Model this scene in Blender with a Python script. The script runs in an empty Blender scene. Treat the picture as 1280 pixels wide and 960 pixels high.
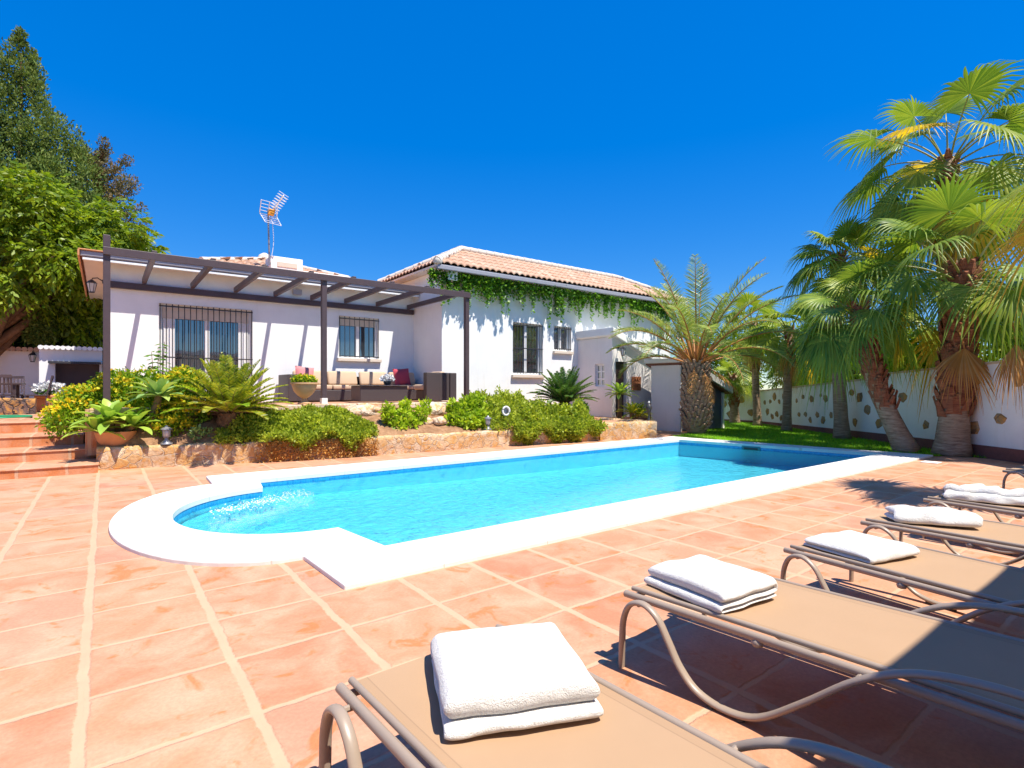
import bpy, bmesh, math, random
import numpy as np
from mathutils import Vector, Matrix, noise
from mathutils.geometry import tessellate_polygon
SC = bpy.context.scene
COL = SC.collection
R = math.radians
rng = np.random.default_rng(7)
random.seed(7)

# ------------------------------------------------------------------ mesh builder
class MB:
    def __init__(s):
        s.v = []; s.f = []; s.arr = []; s.m = []
    def add(s, vs, fs, mi=0):
        n = len(s.v)
        s.v.extend([tuple(p) for p in vs])
        s.f.extend([tuple(i + n for i in f) for f in fs])
        s.m.extend([mi] * len(fs))
        return s
    def box(s, x0, x1, y0, y1, z0, z1, mi=0):
        v = [(x, y, z) for z in (z0, z1) for y in (y0, y1) for x in (x0, x1)]
        s.add(v, [(0, 2, 3, 1), (4, 5, 7, 6), (0, 1, 5, 4), (2, 6, 7, 3), (0, 4, 6, 2), (1, 3, 7, 5)], mi)
        return s
    def obox(s, c, ax, ay, az, mi=0):
        c = Vector(c); ax = Vector(ax); ay = Vector(ay); az = Vector(az)
        v = [c + a * ax + b * ay + d * az for d in (-1, 1) for b in (-1, 1) for a in (-1, 1)]
        s.add(v, [(0, 2, 3, 1), (4, 5, 7, 6), (0, 1, 5, 4), (2, 6, 7, 3), (0, 4, 6, 2), (1, 3, 7, 5)], mi)
        return s
    def bar(s, a, b, w, h, mi=0):
        a = Vector(a); b = Vector(b); d = b - a; L = d.length; d.normalize()
        up = Vector((0, 0, 1)) if abs(d.z) < .95 else Vector((0, 1, 0))
        r = d.cross(up).normalized(); u = r.cross(d)
        return s.obox((a + b) / 2, d * L / 2, r * w / 2, u * h / 2, mi)
    def tube(s, pts, rad, n=8, cap=True, mi=0, flat=1.0, side=None):
        pts = [Vector(p) for p in pts]
        m = len(pts)
        rads = rad if hasattr(rad, '__len__') else [rad] * m
        vs = []; fs = []
        for i, p in enumerate(pts):
            d = (pts[min(i + 1, m - 1)] - pts[max(i - 1, 0)]).normalized()
            if side is not None:
                r = Vector(side); r = (r - d * r.dot(d)).normalized()
            else:
                up = Vector((0, 0, 1)) if abs(d.z) < .9 else Vector((1, 0, 0))
                r = d.cross(up).normalized()
            u = r.cross(d)
            for k in range(n):
                a = 2 * math.pi * k / n
                vs.append(p + r * math.cos(a) * rads[i] + u * math.sin(a) * rads[i] * flat)
        for i in range(m - 1):
            for k in range(n):
                k2 = (k + 1) % n
                fs.append((i * n + k, i * n + k2, (i + 1) * n + k2, (i + 1) * n + k))
        if cap:
            fs.append(tuple(range(n - 1, -1, -1))); fs.append(tuple((m - 1) * n + k for k in range(n)))
        return s.add(vs, fs, mi)
    def lathe(s, prof, c=(0, 0, 0), n=20, mi=0, cap=True):
        vs = []; fs = []; m = len(prof)
        for r, z in prof:
            for k in range(n):
                a = 2 * math.pi * k / n
                vs.append((c[0] + r * math.cos(a), c[1] + r * math.sin(a), c[2] + z))
        for i in range(m - 1):
            for k in range(n):
                k2 = (k + 1) % n
                fs.append((i * n + k, i * n + k2, (i + 1) * n + k2, (i + 1) * n + k))
        if cap:
            fs.append(tuple(range(n - 1, -1, -1))); fs.append(tuple((m - 1) * n + k for k in range(n)))
        return s.add(vs, fs, mi)
    def prism(s, poly, z0, z1, mi=0):
        n = len(poly)
        v = [(p[0], p[1], z0) for p in poly] + [(p[0], p[1], z1) for p in poly]
        f = [tuple(range(n - 1, -1, -1)), tuple(range(n, 2 * n))]
        f += [(i, (i + 1) % n, n + (i + 1) % n, n + i) for i in range(n)]
        return s.add(v, f, mi)
    def np_add(s, V, F, mi=0):
        """V (n,3), F (m,4) arrays"""
        s.arr.append((np.asarray(V, float), np.asarray(F, int), mi))
        return s
    def build(s, name, mat, parent=None, smooth=False, bevel=0, sub=0, origin=None, auto=None):
        me = bpy.data.meshes.new(name)
        if s.arr:
            Vs = []; Fs = []; n = 0
            if s.v:
                Vs.append(np.array(s.v, float)); n = len(s.v)
            pf = list(s.f); pm = list(s.m)
            V0 = [np.array(s.v, float)] if s.v else []
            loops = [i for f in pf for i in f]; sizes = [len(f) for f in pf]
            LA = [np.array(loops, int)]; SA = [np.array(sizes, int)]; MA = [np.array(pm, int)]
            for V, F, mi in s.arr:
                V0.append(V); LA.append((F + n).ravel()); SA.append(np.full(len(F), F.shape[1])); MA.append(np.full(len(F), mi))
                n += len(V)
            V0 = np.concatenate(V0); LA = np.concatenate(LA).astype(np.int32); SA = np.concatenate(SA).astype(np.int32); MA = np.concatenate(MA).astype(np.int32)
            if origin is not None: V0 = V0 - np.array(origin)
            me.vertices.add(len(V0)); me.vertices.foreach_set('co', V0.ravel().astype(np.float32))
            me.loops.add(len(LA)); me.loops.foreach_set('vertex_index', LA)
            me.polygons.add(len(SA))
            st = np.concatenate([[0], np.cumsum(SA)[:-1]]).astype(np.int32)
            me.polygons.foreach_set('loop_start', st)
            me.polygons.foreach_set('material_index', MA)
            me.update(calc_edges=True); me.validate()
        else:
            v = s.v
            if origin is not None:
                v = [(a - origin[0], b - origin[1], c - origin[2]) for a, b, c in v]
            me.from_pydata(v, [], s.f)
            me.polygons.foreach_set('material_index', s.m)
            me.update()
        for m_ in (mat if isinstance(mat, (list, tuple)) else [mat]):
            me.materials.append(m_)
        if smooth:
            me.polygons.foreach_set('use_smooth', [True] * len(me.polygons))
            if auto: me.set_sharp_from_angle(angle=R(auto))
        o = bpy.data.objects.new(name, me); COL.objects.link(o)
        if bevel:
            b = o.modifiers.new('bevel', 'BEVEL'); b.width = bevel; b.segments = 2; b.limit_method = 'ANGLE'; b.angle_limit = R(40)
            b.harden_normals = False
        if sub:
            b = o.modifiers.new('sub', 'SUBSURF'); b.levels = sub; b.render_levels = sub
        if parent is not None:
            o.parent = parent
            if origin is None:
                o.matrix_parent_inverse = Matrix.Translation(-parent.location)
        elif origin is not None:
            o.location = origin
        return o

def thing(name, label, cat, loc=(0, 0, 0), group=None):
    o = bpy.data.objects.new(name, None); COL.objects.link(o)
    o.empty_display_size = .1
    o.location = loc
    return tag(o, label, cat, group)
def tag(o, label, cat, group=None):
    o['label'] = label; o['category'] = cat
    if group: o['group'] = group
    return o
def kind(o, k):
    o['kind'] = k; return o

# ------------------------------------------------------------------ materials
class NT:
    def __init__(s, name):
        s.mat = bpy.data.materials.new(name); s.mat.use_nodes = True
        s.t = s.mat.node_tree; s.n = s.t.nodes; s.l = s.t.links
        s.b = s.n['Principled BSDF']; s.out = s.n['Material Output']
    def node(s, typ, **kw):
        n = s.n.new(typ)
        for k, v in kw.items():
            if k == 'inp':
                for a, b in v.items():
                    if hasattr(b, 'is_output') or isinstance(b, bpy.types.NodeSocket): s.l.new(b, n.inputs[a])
                    else: n.inputs[a].default_value = b
            else: setattr(n, k, v)
        return n
    def link(s, a, b): s.l.new(a, b)
    def noise(s, scale, detail=4, rough=.55, vec=None, dist=0):
        n = s.node('ShaderNodeTexNoise', inp={'Scale': scale, 'Detail': detail, 'Roughness': rough, 'Distortion': dist})
        if vec is not None: s.link(vec, n.inputs['Vector'])
        return n
    def ramp(s, fac, stops):
        r = s.n.new('ShaderNodeValToRGB'); e = r.color_ramp.elements
        while len(e) < len(stops): e.new(.5)
        for k, (p, c) in enumerate(stops):
            e[k].position = p; e[k].color = (c[0], c[1], c[2], 1) if hasattr(c, '__len__') else (c, c, c, 1)
        s.link(fac, r.inputs[0]); return r
    def mix(s, fac, a, b, mode='MIX'):
        m = s.n.new('ShaderNodeMix'); m.data_type = 'RGBA'; m.blend_type = mode
        for k, x in ((0, fac), (6, a), (7, b)):
            if isinstance(x, bpy.types.NodeSocket): s.link(x, m.inputs[k])
            else: m.inputs[k].default_value = x if k == 0 else (x[0], x[1], x[2], 1)
        return m.outputs[2]
    def math(s, op, a, b=0, c=None, clamp=False):
        m = s.n.new('ShaderNodeMath'); m.operation = op; m.use_clamp = clamp
        for k, x in enumerate((a, b, c)):
            if x is None: continue
            if isinstance(x, bpy.types.NodeSocket): s.link(x, m.inputs[k])
            else: m.inputs[k].default_value = x
        return m.outputs[0]
    def obj(s): return s.node('ShaderNodeTexCoord').outputs['Object']
    def geo(s): return s.node('ShaderNodeNewGeometry')
    def pos(s): return s.geo().outputs['Position']
    def bump(s, h, strength=.3, dist=.01, normal=None):
        b = s.node('ShaderNodeBump', inp={'Strength': strength, 'Distance': dist}); s.link(h, b.inputs['Height'])
        if normal is not None: s.link(normal, b.inputs['Normal'])
        s.link(b.outputs[0], s.b.inputs['Normal']); return b.outputs[0]
    def set(s, **kw):
        for k, v in kw.items():
            i = s.b.inputs[{'col': 'Base Color', 'rough': 'Roughness', 'metal': 'Metallic', 'spec': 'Specular IOR Level', 'coat': 'Coat Weight', 'sheen': 'Sheen Weight'}[k]]
            if isinstance(v, bpy.types.NodeSocket): s.link(v, i)
            else: i.default_value = (*v, 1) if hasattr(v, '__len__') else v
        return s

def plain(name, col, rough=.6, var=.12, scale=6, metal=0, spec=.5, bump=0, bscale=60, bdist=.004):
    m = NT(name); p = m.obj()
    n = m.noise(scale, 5, .6, p)
    c = m.mix(n.outputs[0], [x * (1 - var) for x in col], [min(1, x * (1 + var)) for x in col])
    m.set(col=c, rough=rough, metal=metal, spec=spec)
    if bump: m.bump(m.noise(bscale, 4, .6, p).outputs[0], bump, bdist)
    return m.mat

def leaf_mat(name, cols, trans=.35, rough=.45, spec=.4, big=None, gain=1.55):
    m = NT(name); g = m.geo()
    st = [(k / max(1, len(cols) - 1), tuple(min(.75, x * gain) for x in c)) for k, c in enumerate(cols)]
    r = m.ramp(g.outputs['Random Per Island'], st)
    col = r.outputs[0]
    n = m.noise(.9 if big is None else big, 3, .6, m.obj())
    rr = m.ramp(n.outputs[0], [(.35, (.70, .74, .68)), (.65, (1.15, 1.12, 1.0))])
    col = m.mix(.8, col, rr.outputs[0], 'MULTIPLY')
    m.set(col=col, rough=rough, spec=spec)
    t = m.node('ShaderNodeBsdfTranslucent'); m.link(m.mix(1, col, (1.25, 1.25, .7), 'MULTIPLY'), t.inputs[0])
    ms = m.node('ShaderNodeMixShader'); ms.inputs[0].default_value = trans
    m.link(m.b.outputs[0], ms.inputs[1]); m.link(t.outputs[0], ms.inputs[2]); m.link(ms.outputs[0], m.out.inputs[0])
    return m.mat

def terracotta(name, pu, pv, ou, ov, mu, mv, axes='XY', tones=None, mortar=(.575, .36, .225)):
    """square terracotta tiles with hand-made joints in object space"""
    m = NT(name); p = m.obj()
    sep = m.node('ShaderNodeSeparateXYZ'); m.link(p, sep.inputs[0])
    wob = m.noise(3.0, 3, .5, p).outputs[0]
    wob2 = m.noise(14.0, 3, .5, p).outputs[0]
    wob3 = m.noise(60.0, 3, .6, p).outputs[0]
    w = m.math('ADD', m.math('MULTIPLY', m.math('SUBTRACT', wob, .5), .035), m.math('ADD', m.math('MULTIPLY', m.math('SUBTRACT', wob2, .5), .018), m.math('MULTIPLY', m.math('SUBTRACT', wob3, .5), .014)))
    ids = []; ed = []
    for ax, pitch, off, mw in ((axes[0], pu, ou, mu), (axes[1], pv, ov, mv)):
        q = m.math('DIVIDE', m.math('SUBTRACT', m.math('ADD', sep.outputs[ax], w), off), pitch)
        fl = m.math('FLOOR', q); ids.append(fl)
        fr = m.math('SUBTRACT', q, fl)
        d = m.math('MULTIPLY', m.math('MINIMUM', fr, m.math('SUBTRACT', 1.0, fr)), pitch)
        mr = m.node('ShaderNodeMapRange', interpolation_type='SMOOTHSTEP'); m.link(d, mr.inputs[0])
        mr.inputs[1].default_value = mw / 2 - .006; mr.inputs[2].default_value = mw / 2 + .006
        ed.append(mr.outputs[0])
    tile = m.math('MULTIPLY', ed[0], ed[1])
    cb = m.node('ShaderNodeCombineXYZ'); m.link(ids[0], cb.inputs[0]); m.link(ids[1], cb.inputs[1])
    wn = m.node('ShaderNodeTexWhiteNoise', noise_dimensions='3D'); m.link(cb.outputs[0], wn.inputs[0])
    tones = tones or [(0, (.48, .205, .108)), (.3, (.55, .27, .148)), (.6, (.51, .225, .118)), (.8, (.58, .29, .175)), (1, (.47, .21, .128))]
    base = m.ramp(wn.outputs[0], tones).outputs[0]
    # soft cloudy variation, offset per tile
    vadd = m.node('ShaderNodeVectorMath', operation='MULTIPLY_ADD'); m.link(wn.outputs[1], vadd.inputs[0]); vadd.inputs[1].default_value = (9, 9, 9); m.link(p, vadd.inputs[2])
    cl = m.noise(3.2, 5, .6, vadd.outputs[0], .6)
    base = m.mix(m.ramp(cl.outputs[0], [(.40, 0), (.70, .75)]).outputs[0], base, (.64, .375, .245))
    # darker, wetter stains inside some tiles
    st = m.noise(4.4, 4, .62, vadd.outputs[0], .8)
    base = m.mix(m.math('MULTIPLY', m.ramp(st.outputs[0], [(.58, 0), (.66, 1)]).outputs[0], .7), base, (.54, .165, .04))
    fine = m.noise(55, 4, .7, p)
    base = m.mix(.5, base, m.ramp(fine.outputs[0], [(.3, (.70, .70, .70)), (.7, (1.16, 1.16, 1.16))]).outputs[0], 'MULTIPLY')
    mo = m.mix(m.noise(5, 4, .6, p).outputs[0], [c * .86 for c in mortar], [min(1, c * 1.12) for c in mortar])
    col = m.mix(tile, mo, base)
    rough = m.math('MULTIPLY_ADD', cl.outputs[0], .25, .5)
    m.set(col=col, rough=rough, spec=.35)
    h = m.math('ADD', m.math('MULTIPLY', tile, .6), m.math('ADD', m.math('MULTIPLY', cl.outputs[0], .5), m.math('MULTIPLY', fine.outputs[0], .12)))
    m.bump(h, .75, .010)
    return m.mat

def stone_mat(name, scale, cols, mortar, msize=.06, bump=.9, bd=.03):
    m = NT(name); p = m.obj()
    nz = m.noise(2.5, 3, .5, p)
    vv = m.node('ShaderNodeVectorMath', operation='MULTIPLY_ADD'); m.link(nz.outputs[1], vv.inputs[0]); vv.inputs[1].default_value = (.45, .45, .45); m.link(p, vv.inputs[2])
    v1 = m.node('ShaderNodeTexVoronoi', feature='F1', inp={'Scale': scale, 'Randomness': 1.0}); m.link(vv.outputs[0], v1.inputs['Vector'])
    v2 = m.node('ShaderNodeTexVoronoi', feature='DISTANCE_TO_EDGE', inp={'Scale': scale}); m.link(vv.outputs[0], v2.inputs['Vector'])
    sp = m.node('ShaderNodeSeparateColor'); m.link(v1.outputs['Color'], sp.inputs[0])
    base = m.ramp(sp.outputs[0], [(k / (len(cols) - 1), c) for k, c in enumerate(cols)]).outputs[0]
    n2 = m.noise(7, 6, .68, p, .5)
    base = m.mix(m.ramp(n2.outputs[0], [(.44, 0), (.60, .8)]).outputs[0], base, (.60, .30, .07))
    n3 = m.noise(28, 5, .7, p)
    base = m.mix(.6, base, m.ramp(n3.outputs[0], [(.3, (.65, .62, .6)), (.65, (1.2, 1.2, 1.2))]).outputs[0], 'MULTIPLY')
    e = m.ramp(v2.outputs[0], [(msize * .4, 0), (msize, 1)]).outputs[0]
    m.set(col=m.mix(e, mortar, base), rough=.85, spec=.25)
    h = m.math('ADD', m.math('MULTIPLY', e, .5), m.math('ADD', m.math('MULTIPLY', n2.outputs[0], .5), m.math('MULTIPLY', n3.outputs[0], .35)))
    m.bump(h, bump, bd)
    return m.mat

M = {}
M['deck'] = terracotta('terracotta_deck', .56, .535, -.075, 2.86, .046, .026)
M['patio'] = terracotta('terracotta_patio', .56, .535, -.2, 2.86, .05, .035)
M['step'] = terracotta('terracotta_step', .55, 50, .1, -20, .04, .03, tones=[(0, (.52, .17, .055)), (.5, (.58, .21, .075)), (1, (.49, .15, .045))])
M['step_top'] = terracotta('terracotta_tread', .55, .9, .1, .2, .04, .03)
def _white(name, col, b=.25, sc=35, stain=.0):
    m = NT(name); p = m.obj()
    n = m.noise(1.3, 5, .65, p)
    c = m.mix(m.ramp(n.outputs[0], [(.35, 0), (.7, 1)]).outputs[0], [x * .92 for x in col], col)
    mpp = m.node('ShaderNodeMapping'); mpp.inputs['Scale'].default_value = (5, 5, .5); m.link(p, mpp.inputs[0])
    c = m.mix(m.ramp(m.noise(1.6, 5, .65, mpp.outputs[0]).outputs[0], [(.56, 0), (.78, .35)]).outputs[0], c, [x * q for x, q in zip(col, (.80, .77, .72))])
    m.set(col=c, rough=.8, spec=.2); m.bump(m.noise(sc, 4, .65, p).outputs[0], b, .008)
    return m.mat
M['wall'] = _white('white_render', (.87, .87, .86))
M['trim'] = _white('white_trim', (.80, .78, .75), .1)
M['soffit'] = _white('bounce_peach_soffit', (.70, .60, .50), .15)  # peach bounce light off the terracotta terrace is put into this colour
M['porch'] = _white('porch_render', (.84, .79, .765), .2)
M['gutter'] = plain('grey_gutter', (.30, .30, .34), .5, .06)
M['coping'] = None
def _coping():
    m = NT('white_coping'); p = m.obj()
    n = m.noise(2.2, 5, .65, p); f = m.noise(30, 4, .7, p)
    c = m.mix(m.ramp(n.outputs[0], [(.35, 0), (.6, 1)]).outputs[0], (.72, .68, .62), (.80, .78, .74))
    c = m.mix(m.ramp(m.noise(9, 5, .7, p).outputs[0], [(.68, 0), (.76, .35)]).outputs[0], c, (.55, .48, .40))
    sep = m.node('ShaderNodeSeparateXYZ'); m.link(p, sep.inputs[0])
    q = m.math('DIVIDE', sep.outputs[0], .98); fr = m.math('FRACT', q)
    d = m.math('MULTIPLY', m.math('MINIMUM', fr, m.math('SUBTRACT', 1.0, fr)), .98)
    j = m.ramp(m.math('MULTIPLY', d, 10), [(.03, 0), (.07, 1)]).outputs[0]
    m.set(col=m.mix(m.math('MULTIPLY_ADD', j, .6, .4), (.52, .44, .36), c), rough=.75, spec=.25)
    m.bump(m.math('ADD', f.outputs[0], m.math('MULTIPLY', j, .7)), .3, .004)
    return m.mat
M['coping'] = _coping()
def _mosaic(name, c1, c2, grout, sc=28):
    m = NT(name); p = m.obj()
    v = m.node('ShaderNodeTexVoronoi', distance='CHEBYCHEV', feature='F1', inp={'Scale': sc, 'Randomness': 0.0}); m.link(p, v.inputs['Vector'])
    sp = m.node('ShaderNodeSeparateColor')
    wn = m.node('ShaderNodeTexWhiteNoise', noise_dimensions='3D'); m.link(v.outputs['Position'], wn.inputs[0])
    c = m.mix(wn.outputs[0], c1, c2)
    e = m.ramp(v.outputs['Distance'], [(.42, 0), (.47, 1)]).outputs[0]
    m.set(col=m.mix(e, c, grout), rough=.25, spec=.4)
    return m.mat
M['mosaic_wall'] = _mosaic('blue_mosaic', (.01, .22, .52), (.02, .34, .66), (.05, .36, .62))
M['mosaic_floor'] = _mosaic('pale_blue_mosaic', (.20, .64, .76), (.24, .68, .79), (.225, .66, .775))
def _water():
    m = NT('pool_water'); m.n.remove(m.b)
    p = m.obj()
    n1 = m.noise(2.6, 3, .5, p, .5); n2 = m.noise(9, 4, .6, p, .8); n3 = m.noise(34, 2, .5, p)
    h = m.math('ADD', m.math('MULTIPLY', n1.outputs[0], .8), m.math('ADD', m.math('MULTIPLY', n2.outputs[0], .60), m.math('MULTIPLY', n3.outputs[0], .14)))
    b = m.node('ShaderNodeBump', inp={'Strength': .75, 'Distance': .12}); m.link(h, b.inputs['Height'])
    fr = m.node('ShaderNodeFresnel', inp={'IOR': 1.27}); m.link(b.outputs[0], fr.inputs['Normal'])
    t = m.node('ShaderNodeBsdfTransparent'); t.inputs[0].default_value = (.60, .95, 1.0, 1)
    g = m.node('ShaderNodeBsdfGlossy', inp={'Roughness': .03}); m.link(b.outputs[0], g.inputs['Normal'])
    mx = m.node('ShaderNodeMixShader'); m.link(fr.outputs[0], mx.inputs[0]); m.link(t.outputs[0], mx.inputs[1]); m.link(g.outputs[0], mx.inputs[2])
    m.link(mx.outputs[0], m.out.inputs[0])
    return m.mat
M['water'] = _water()
M['dark_wood'] = plain('dark_brown_wood', (.075, .048, .050), .45, .25, 9, bump=.15, bscale=40)
M['black_metal'] = plain('black_iron', (.035, .033, .036), .5, .2)
M['frame_white'] = plain('white_frame', (.78, .78, .78), .4, .04)
def _glass(name, tint=(.03, .04, .05), g=.24):
    m = NT(name)
    m.set(col=tint, rough=.05, spec=.6)
    gl = m.node('ShaderNodeBsdfGlossy', inp={'Roughness': .02, 'Color': (.85, .85, .85, 1)})
    b = m.node('ShaderNodeBump', inp={'Strength': .08, 'Distance': .05}); m.link(m.noise(1.2, 2, .5, m.obj()).outputs[0], b.inputs['Height']); m.link(b.outputs[0], gl.inputs['Normal'])
    ms = m.node('ShaderNodeMixShader'); ms.inputs[0].default_value = g
    m.link(m.b.outputs[0], ms.inputs[1]); m.link(gl.outputs[0], ms.inputs[2]); m.link(ms.outputs[0], m.out.inputs[0])
    return m.mat
M['glass'] = _glass('dark_window_glass')
M['door_dark'] = plain('dark_brown_door', (.05, .03, .028), .5, .3)
def _tiles():
    m = NT('roof_tiles'); g = m.geo()
    p = m.obj()
    sep = m.node('ShaderNodeSeparateXYZ'); m.link(p, sep.inputs[0])
    wn = m.node('ShaderNodeTexWhiteNoise', noise_dimensions='3D')
    cb = m.node('ShaderNodeCombineXYZ')
    m.link(m.math('FLOOR', m.math('DIVIDE', sep.outputs[0], .2)), cb.inputs[0]); m.link(m.math('FLOOR', m.math('DIVIDE', sep.outputs[1], .34)), cb.inputs[1]); m.link(cb.outputs[0], wn.inputs[0])
    c = m.ramp(wn.outputs[0], [(0, (.46, .26, .17)), (.35, (.56, .36, .245)), (.7, (.50, .30, .20)), (1, (.62, .45, .33))]).outputs[0]
    c = m.mix(m.ramp(m.noise(5, 5, .7, p).outputs[0], [(.5, 0), (.75, .6)]).outputs[0], c, (.42, .34, .28))
    m.set(col=c, rough=.8, spec=.25); m.bump(m.noise(40, 4, .6, p).outputs[0], .3, .006)
    return m.mat
M['tiles'] = _tiles()
M['mortar'] = _white('white_ridge_mortar', (.62, .57, .50), .6, 25)
M['stone'] = stone_mat('ochre_stone', 4.3, [(.62, .42, .24), (.68, .54, .38), (.58, .33, .12), (.72, .58, .42), (.64, .42, .20), (.60, .46, .34)], (.66, .50, .35), .035, 1.0, .05)
M['dark_stone'] = stone_mat('dark_stone', 5, [(.10, .07, .065), (.16, .11, .10), (.08, .06, .06)], (.05, .04, .04))
M['rock'] = stone_mat('pale_rock', 1.3, [(.66, .50, .38), (.70, .56, .44), (.60, .44, .30)], (.50, .38, .27), .03)
M['inlay'] = stone_mat('inlay_stone', 1.2, [(.26, .19, .12), (.36, .27, .17), (.20, .14, .09)], (.2, .15, .1), .01)
M['brick'] = plain('dark_red_plinth', (.20, .075, .06), .85, .4, 7, bump=.7, bscale=18, bdist=.02)
M['wall_cap'] = plain('tan_wall_cap', (.58, .44, .30), .8, .15, 4)
def _soil(name, a, b, s=6):
    m = NT(name); p = m.obj()
    n = m.noise(s, 6, .7, p)
    m.set(col=m.ramp(n.outputs[0], [(.3, a), (.7, b)]).outputs[0], rough=.95, spec=.1); m.bump(m.noise(s * 4, 5, .7, p).outputs[0], .9, .03)
    return m.mat
M['soil'] = _soil('garden_soil', (.20, .10, .05), (.46, .27, .15))
M['ground'] = _soil('dry_ground', (.30, .23, .14), (.40, .32, .20), 1.2)
M['lawn'] = _soil('lawn_base', (.10, .19, .012), (.19, .30, .022), 5)
M['sling'] = None
def _sling():
    m = NT('tan_sling_mesh'); p = m.obj()
    w = m.node('ShaderNodeTexWave', wave_type='BANDS', bands_direction='X', inp={'Scale': 160.0}); m.link(p, w.inputs[0])
    w2 = m.node('ShaderNodeTexWave', wave_type='BANDS', bands_direction='Y', inp={'Scale': 160.0}); m.link(p, w2.inputs[0])
    h = m.math('MULTIPLY', w.outputs[1], w2.outputs[1])
    n = m.noise(3, 4, .6, p)
    c = m.mix(n.outputs[0], (.43, .27, .155), (.52, .335, .20))
    c = m.mix(h, m.mix(.5, c, (.28, .19, .12)), c)
    sx = m.node('ShaderNodeSeparateXYZ'); m.link(p, sx.inputs[0]); ax = m.math('ABSOLUTE', sx.outputs[0])
    st = m.math('MULTIPLY', m.math('GREATER_THAN', ax, .262), m.math('LESS_THAN', ax, .266))
    c = m.mix(m.math('MULTIPLY', m.math('GREATER_THAN', ax, .264), .22), c, (.30, .19, .11)); c = m.mix(m.math('MULTIPLY', st, .5), c, (.25, .16, .10))
    m.set(col=c, rough=.75, spec=.2); m.bump(h, .15, .002)
    return m.mat
M['sling'] = _sling()
M['taupe'] = plain('taupe_powder_coat', (.33, .255, .195), .38, .05, 5, spec=.5)
M['towel'] = None
def _towel():
    m = NT('white_terry'); p = m.obj()
    n = m.noise(240, 3, .7, p); n2 = m.noise(18, 4, .6, p)
    c = m.mix(n2.outputs[0], (.70, .68, .63), (.79, .775, .74))
    m.set(col=c, rough=.95, spec=.1, sheen=.3)
    n3 = m.noise(70, 3, .6, p)
    m.bump(m.math('ADD', n.outputs[0], m.math('ADD', n3.outputs[0], m.math('MULTIPLY', n2.outputs[0], 1.2))), .8, .007)
    return m.mat
M['towel'] = _towel()
def _wicker():
    m = NT('brown_wicker'); p = m.obj()
    w = m.node('ShaderNodeTexWave', bands_direction='Z', inp={'Scale': 22.0}); m.link(p, w.inputs[0])
    w2 = m.node('ShaderNodeTexWave', bands_direction='X', inp={'Scale': 22.0}); m.link(p, w2.inputs[0])
    h = m.math('MULTIPLY', w.outputs[1], w2.outputs[1])
    m.set(col=m.mix(h, (.045, .033, .034), (.10, .075, .075)), rough=.5); m.bump(h, .5, .006)
    return m.mat
M['wicker'] = _wicker()
M['cushion'] = plain('beige_cushion', (.55, .40, .27), .9, .08, 4, bump=.2, bscale=90)
M['pink'] = plain('pink_pillow', (.45, .055, .085), .9, .12, 5, bump=.2, bscale=90)
M['pink_pale'] = plain('pale_pink_pillow', (.62, .22, .22), .9, .12, 5, bump=.2, bscale=90)
M['terracotta_pot'] = plain('terracotta_pot', (.58, .26, .11), .75, .2, 8, bump=.2, bscale=30)
M['urn'] = plain('cream_urn', (.62, .36, .18), .75, .25, 6, bump=.3, bscale=30)
M['steel'] = plain('brushed_steel', (.50, .50, .55), .35, .1, 9, metal=.5)
M['slate'] = plain('slate_shed', (.085, .095, .135), .7, .1, 3, bump=.15)
M['hose'] = plain('green_hose', (.02, .30, .13), .4, .1)
M['brown_trim'] = plain('brown_trim', (.19, .07, .04), .6, .2)
M['plaque'] = plain('terracotta_plaque', (.42, .15, .06), .7, .4, 14, bump=.8, bscale=16, bdist=.02)
M['grey_metal'] = plain('grey_metal', (.28, .27, .29), .4, .1, 5, metal=.4)
M['lamp_glass'] = plain('frosted_lamp_glass', (.60, .58, .55), .3, .05)
M['antenna'] = plain('antenna_metal', (.75, .76, .80), .35, .05, 5, metal=.2)
M['orange'] = plain('orange_plastic', (.75, .30, .02), .4, .1)
M['awning'] = plain('dark_screen', (.09, .06, .055), .7, .3, 3)
# foliage
M['cypress'] = leaf_mat('cypress_leaf', [(.028, .056, .012), (.065, .098, .02), (.11, .132, .03), (.045, .075, .015)], .28, .6, .2, .5, gain=2.05)
M['cypress_brown'] = leaf_mat('cypress_dry', [(.05, .055, .018), (.085, .075, .035), (.13, .08, .045), (.04, .05, .02)], .25, .7, .15, .8, gain=2.3)
M['broadleaf'] = leaf_mat('broad_leaf', [(.07, .13, .010), (.15, .23, .012), (.25, .31, .018), (.10, .17, .010)], .45, .4, .4, .6, gain=1.35)
M['hedge'] = leaf_mat('dark_leaf', [(.03, .05, .012), (.07, .09, .02), (.045, .07, .015)], .25, .5, .25)
M['lantana'] = leaf_mat('lantana_leaf', [(.05, .11, .008), (.11, .20, .012), (.21, .28, .016), (.07, .14, .008)], .4, .5, .3, 1.5, gain=2.1)
M['yellow_flower'] = leaf_mat('yellow_flower', [(.70, .36, .01), (.80, .52, .03), (.66, .28, .01)], .3, .6, .2)
M['cover'] = leaf_mat('ground_cover_leaf', [(.10, .14, .014), (.20, .25, .022), (.29, .31, .035), (.14, .18, .018)], .42, .5, .3, 2.2, gain=1.9)
M['lime'] = leaf_mat('lime_leaf', [(.14, .24, .012), (.26, .36, .02), (.36, .42, .03), (.18, .28, .012)], .4, .45, .3, 2)
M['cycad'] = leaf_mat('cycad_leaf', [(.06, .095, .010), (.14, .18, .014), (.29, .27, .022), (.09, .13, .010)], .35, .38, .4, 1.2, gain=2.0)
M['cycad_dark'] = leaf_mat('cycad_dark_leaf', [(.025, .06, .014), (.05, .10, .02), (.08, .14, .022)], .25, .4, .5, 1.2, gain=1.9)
M['agave'] = leaf_mat('agave_leaf', [(.17, .28, .045), (.24, .36, .06), (.32, .40, .07)], .3, .4, .4, 3)
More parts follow.
